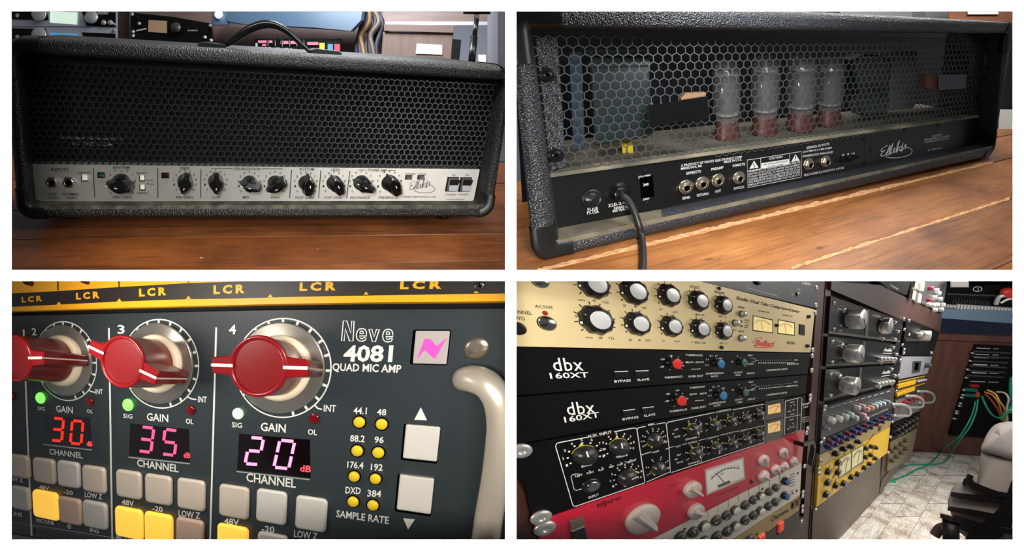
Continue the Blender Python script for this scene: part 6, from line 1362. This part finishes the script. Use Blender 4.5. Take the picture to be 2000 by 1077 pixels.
# ================================================================ far side of the first bay: gear racks, desk and boxes behind the amplifier
YB = 2.3
def bgface(u, v, Y=YB): r_ = ray(u, v); return Face((1, 0, 0), (0, 0, 1), -r_, r_*Y)
RGREY = mat('pale_rack_frame', (176, 182, 194), .45); GBR = mat('greyish_brown_board', (118, 96, 90), .55, var=(98, 78, 72), scale=(4, 30, 4)); LNS = mat('pale_screen', (210, 232, 214), .4, emis=.8); BSC = mat('blue_screen', (70, 140, 180), .4, emis=.8)
slab('wall_left', '', None, -200, -80, 1090, 300, 3.1, .05, mat('bluish_grey_wall', (128, 132, 142), .7), kind='structure')
def bgthing(name, label, cat, u0, v0, u1, v1, m, Y=YB, D=.25, bev=.006, pn='housing', pts=None):
    f = bgface((u0+u1)/2, (v0+v1)/2, Y); t = thing(name, label, cat, f.P((u0+u1)/2, v1)); mb = MB(); poly(mb, f, pts or [(u0, v0), (u1, v0), (u1, v1), (u0, v1)], 0, -D/Y, bev=bev)
    p = make(pn, mb, m, t, f); return t, p, f
def bgpart(t, f, name, m, uv, h=.004, d=.004, bev=0, **kw):
    mb = MB(); poly(mb, f, uv, h, h-d-.004, bev=bev); return make(name, mb, m, t, f, **kw)
R_ = lambda a, b, c, d: [(a, b), (c, b), (c, d), (a, d)]
t, p, f = bgthing('rack_cabinet', 'grey brown cabinet side behind the left end of the amplifier seen from the front', 'cabinet', -60, -20, 252, 150, GBR, 2.4)
for (va, vb, lab) in ((-8, 52, 'upper'), (53, 90, 'lower'), (91, 130, 'lowest')):
    t, p, f = bgthing('rack_processor', 'pale framed rack unit with silver knob and glowing screen, %s of three behind the amplifier' % lab, 'rack unit', -60, va, 230, vb, RGREY, 2.28, .08)
    k = 0 if va < 0 else va-53+26
    o = 30 if va < 0 else va+19
    bgpart(t, f, 'dark_window', BLK4, [(-50, o-18), (90, o-16), (95, o+9), (-50, o+6)], bev=.004)
    kn = MB(); lathe(kn, f.shift(.006), 76, o-4, [(15, 0), (15, 6), (12, 8), (.01, 8)], 20); make('knob', kn, CAPS, t, f)
    bgpart(t, f, 'screen', LNS if va < 0 else BSC, [(98, o-8), (151, o-6), (150, o+18), (97, o+14)])
    bgpart(t, f, 'dark_window', BLK4, [(160, o-9), (226, o-6), (226, o+23), (168, o+20)], bev=.004)
    if va < 0:
        kn = MB(); lathe(kn, f.shift(.006), 178, o+3, [(13, 0), (13, 6), (11, 8), (.01, 8)], 20); make('knob', kn, CAPS, t, f)
        for u in (202, 215): kn = MB(); lathe(kn, f.shift(.006), u, o+14, [(5, 0), (5, 4), (.01, 5)], 12); make('small_knob', kn, CAPS, t, f)
    mb = MB(); text(mb, f.shift(.005), 'Audio', 190, o+18 if va > 0 else o-2, 212, o+18 if va > 0 else o-2, 7, bold=.03); disc(mb, f.shift(.005), 34, o, 4)
    make('lettering', mb, mat('rosy_print', (214, 190, 190), .5), p, f)
    for v in (va+6, vb-5): kn = MB(); lathe(kn, f.shift(.004), 222, v, [(3, 0), (3, 2), (.01, 3)], 10); make('rack_screw', kn, SAL, t, f)
t, p, f = bgthing('desk_cabinet', 'brown cabinet framing the black preamplifier behind the amplifier front', 'cabinet', 252, -30, 416, 150, GBR, 2.33, .2, pts=[(252, -30), (416, -30), (420, 150), (250, 150)])
t, p, f = bgthing('preamplifier', 'black rack unit with a dim gold screen behind the amplifier front', 'rack unit', 255, 26, 414, 96, BLK4, 2.25, .06, pts=[(254, 24), (340, 33), (414, 46), (416, 98), (255, 96)])
bgpart(t, f, 'screen', mat('dim_gold_screen', (150, 122, 92), .4, emis=.25), [(290, 39), (326, 41), (326, 65), (289, 62)])
kn = MB(); lathe(kn, f.shift(.006), 343, 54, [(10.5, 0), (10, 6), (.01, 7)], 18); make('knob', kn, KGR, t, f)
for u, v in ((258, 28), (272, 46), (260, 62), (260, 70), (400, 73), (412, 79), (411, 50)): kn = MB(); lathe(kn, f.shift(.004), u, v, [(3.6, 0), (3.4, 3), (.01, 4)], 12); make('rack_screw', kn, CAPS, t, f)
mb = MB(); text(mb, f.shift(.005), 'AUDIO', 366, 61, 386, 61, 3); pline(mb, f.shift(.005), [(266, 60), (286, 56)], 3); make('lettering', mb, CAPS, p, f)
t, p, f = bgthing('notice_board', 'grey brown board under the blue padded rail behind the amplifier front', 'board', 416, 48, 760, 150, GBR, 2.36, .1)
# padded rail
mb = MB(); f = bgface(560, 40, 2.2); poly(mb, f, [(428, 8), (716, 8), (712, 40), (692, 62), (620, 57), (470, 48), (440, 42)], 0, -.06, bev=.02); o = make('padded_rail', mb, mat('steel_blue_padding', (70, 92, 114), .35), None, f); o['label'] = 'steel blue padded rail behind the handle of the amplifier'; o['category'] = 'rail'
slab('bench_top', 'brown bench top behind the amplifier head seen from the front', 'bench', -60, 150, 990, 156, 2.0, .6, GBR)
t, p, f = bgthing('desk_lamp', 'round bluish lamp with a bright bulb at the left end of the blue rail', 'lamp', 415, 10, 448, 50, mat('lamp_blue', (70, 92, 120), .4), 2.21, .04)
kn = MB(); lathe(kn, f.shift(.004), 427, 28, [(8, 0), (8, 3), (.01, 7)], 16); make('bulb', kn, mat('lit_bulb', (235, 245, 255), .4, emis=1.3), t, f)
t, p, f = bgthing('patch_bay', 'dark patch bay with pink white yellow and blue plugs behind the handle', 'patch bay', 497, 76, 667, 120, BLK4, 2.24, .06)
for i, (c, a, b, v0, v1) in enumerate((((196, 120, 140), 504, 532, 79, 84), ((196, 120, 140), 548, 580, 80, 86), ((205, 110, 130), 600, 622, 82, 88), ((222, 216, 206), 503, 528, 92, 101), ((214, 206, 190), 534, 546, 93, 102), ((222, 216, 206), 554, 570, 94, 102), ((236, 186, 40), 624, 634, 84, 100), ((60, 130, 190), 640, 650, 86, 101), ((190, 50, 66), 653, 664, 86, 103), ((205, 110, 130), 512, 520, 86, 90), ((150, 170, 170), 499, 503, 84, 92))):
    bgpart(t, f, 'plug_row', mat('plug_%d_colour' % i, c, .5), R_(a, v0, b, v1), h=.006, d=.006)
for k in range(6):
    mb = MB(); u = 523+k*14; tube(mb, [f.P(u, 78)+f.out*.01, f.P(u+1, 90)+f.out*.02, f.P(u-2, 104)+f.out*.015], .0045, 8); make('patch_cord', mb, BLACK, t, f)
# cord bundle
t, p, f = bgthing('cable_hook', 'dark cable hook board carrying a bundle of cords right of the blue rail', 'hook board', 716, 10, 742, 130, mat('dark_board2', (40, 38, 42), .6), 2.3, .05)
CB = [((30, 30, 36), 'charcoal'), ((44, 46, 84), 'indigo'), ((130, 100, 62), 'amber'), ((70, 60, 90), 'plum'), ((24, 24, 26), 'black'), ((96, 84, 74), 'sand'), ((36, 40, 60), 'navy')]
for k, (c, nm) in enumerate(CB):
    mb = MB(); u = 698+k*6.5; g = f.shift(.02+.01*(k % 3)); tube(mb, [g.P(714+k*3, 18), g.P(u+10, 44), g.P(u+4-(k % 3)*5, 70), g.P(u-2, 95), g.P(u+4, 128)], .014, 8)
    o = make('cord', mb, mat(nm+'_cord', c, .5), None, f); o['label'] = '%s cord in the bundle hanging left of the brown box' % nm; o['category'] = 'cord'
# brown box with label
slab('high_shelf', 'brown shelf board above the brown box', 'shelf', 738, 18, 960, 44, 2.32, .2, GBR, .003)
slab('shelf_edge', 'pale strip lying along the shelf above the brown box', 'strip', 735, 42, 955, 49, 2.28, .1, mat('pale_lilac_edge', (186, 184, 196), .5), .002)
t, p, f = bgthing('storage_box', 'brown box with a lid and a white label right behind the amplifier', 'box', 742, 50, 886, 150, mat('mocha_card', (122, 98, 88), .6, var=(104, 82, 74), scale=(30, 3, 3)), 2.1, .22, pts=[(748, 62), (886, 64), (880, 150), (742, 150)])
bgpart(t, f, 'lid', mat('mocha_card_lid', (112, 90, 82), .6), [(750, 47), (889, 50), (887, 64), (750, 60)], h=.01, d=.05, bev=.003)
bgpart(t, f, 'label_plate', mat('white_label', (226, 226, 236), .4), [(814, 85), (864, 88), (864, 107), (812, 105)], h=.004, d=.004, bev=.001)
bgpart(t, f, 'dark_gap', MATTB, [(884, 76), (901, 78), (894, 150), (878, 150)], h=0, d=.05)
t, p, f = bgthing('microphone_stand', 'black microphone stand pole near the right edge behind the amplifier', 'stand', 926, 8, 936, 40, BLACK, 1.9, .02, pn='upper_pole')
mb = MB(); tube(mb, [f.P(931, 38), f.P(926, 76)], .011, 12, sub=1); tube(mb, [f.P(926, 72), f.P(920, 135)], .017, 12, sub=1); make('lower_pole', mb, BLACK, t, f)
mb = MB(); tube(mb, [f.P(905, 24), f.P(958, 24)], .008, 10, sub=1); make('boom_arm', mb, BLACK, t, f)
slab('column', 'grey slanted column at the right edge behind the amplifier', 'column', 952, 4, 974, 140, 2.15, .1, mat('column_grey', (120, 122, 134), .5), .004)
slab('dark_column', 'dark blue column at the far right edge behind the amplifier', 'column', 972, 4, 990, 140, 2.1, .1, mat('column_dark', (40, 42, 56), .5), .004)
slab('small_lamp', 'small cream lamp between the stand and the slanted column', 'lamp', 934, 107, 949, 140, 2.2, .05, mat('cream_glow', (244, 236, 206), .5, emis=.5), .004)
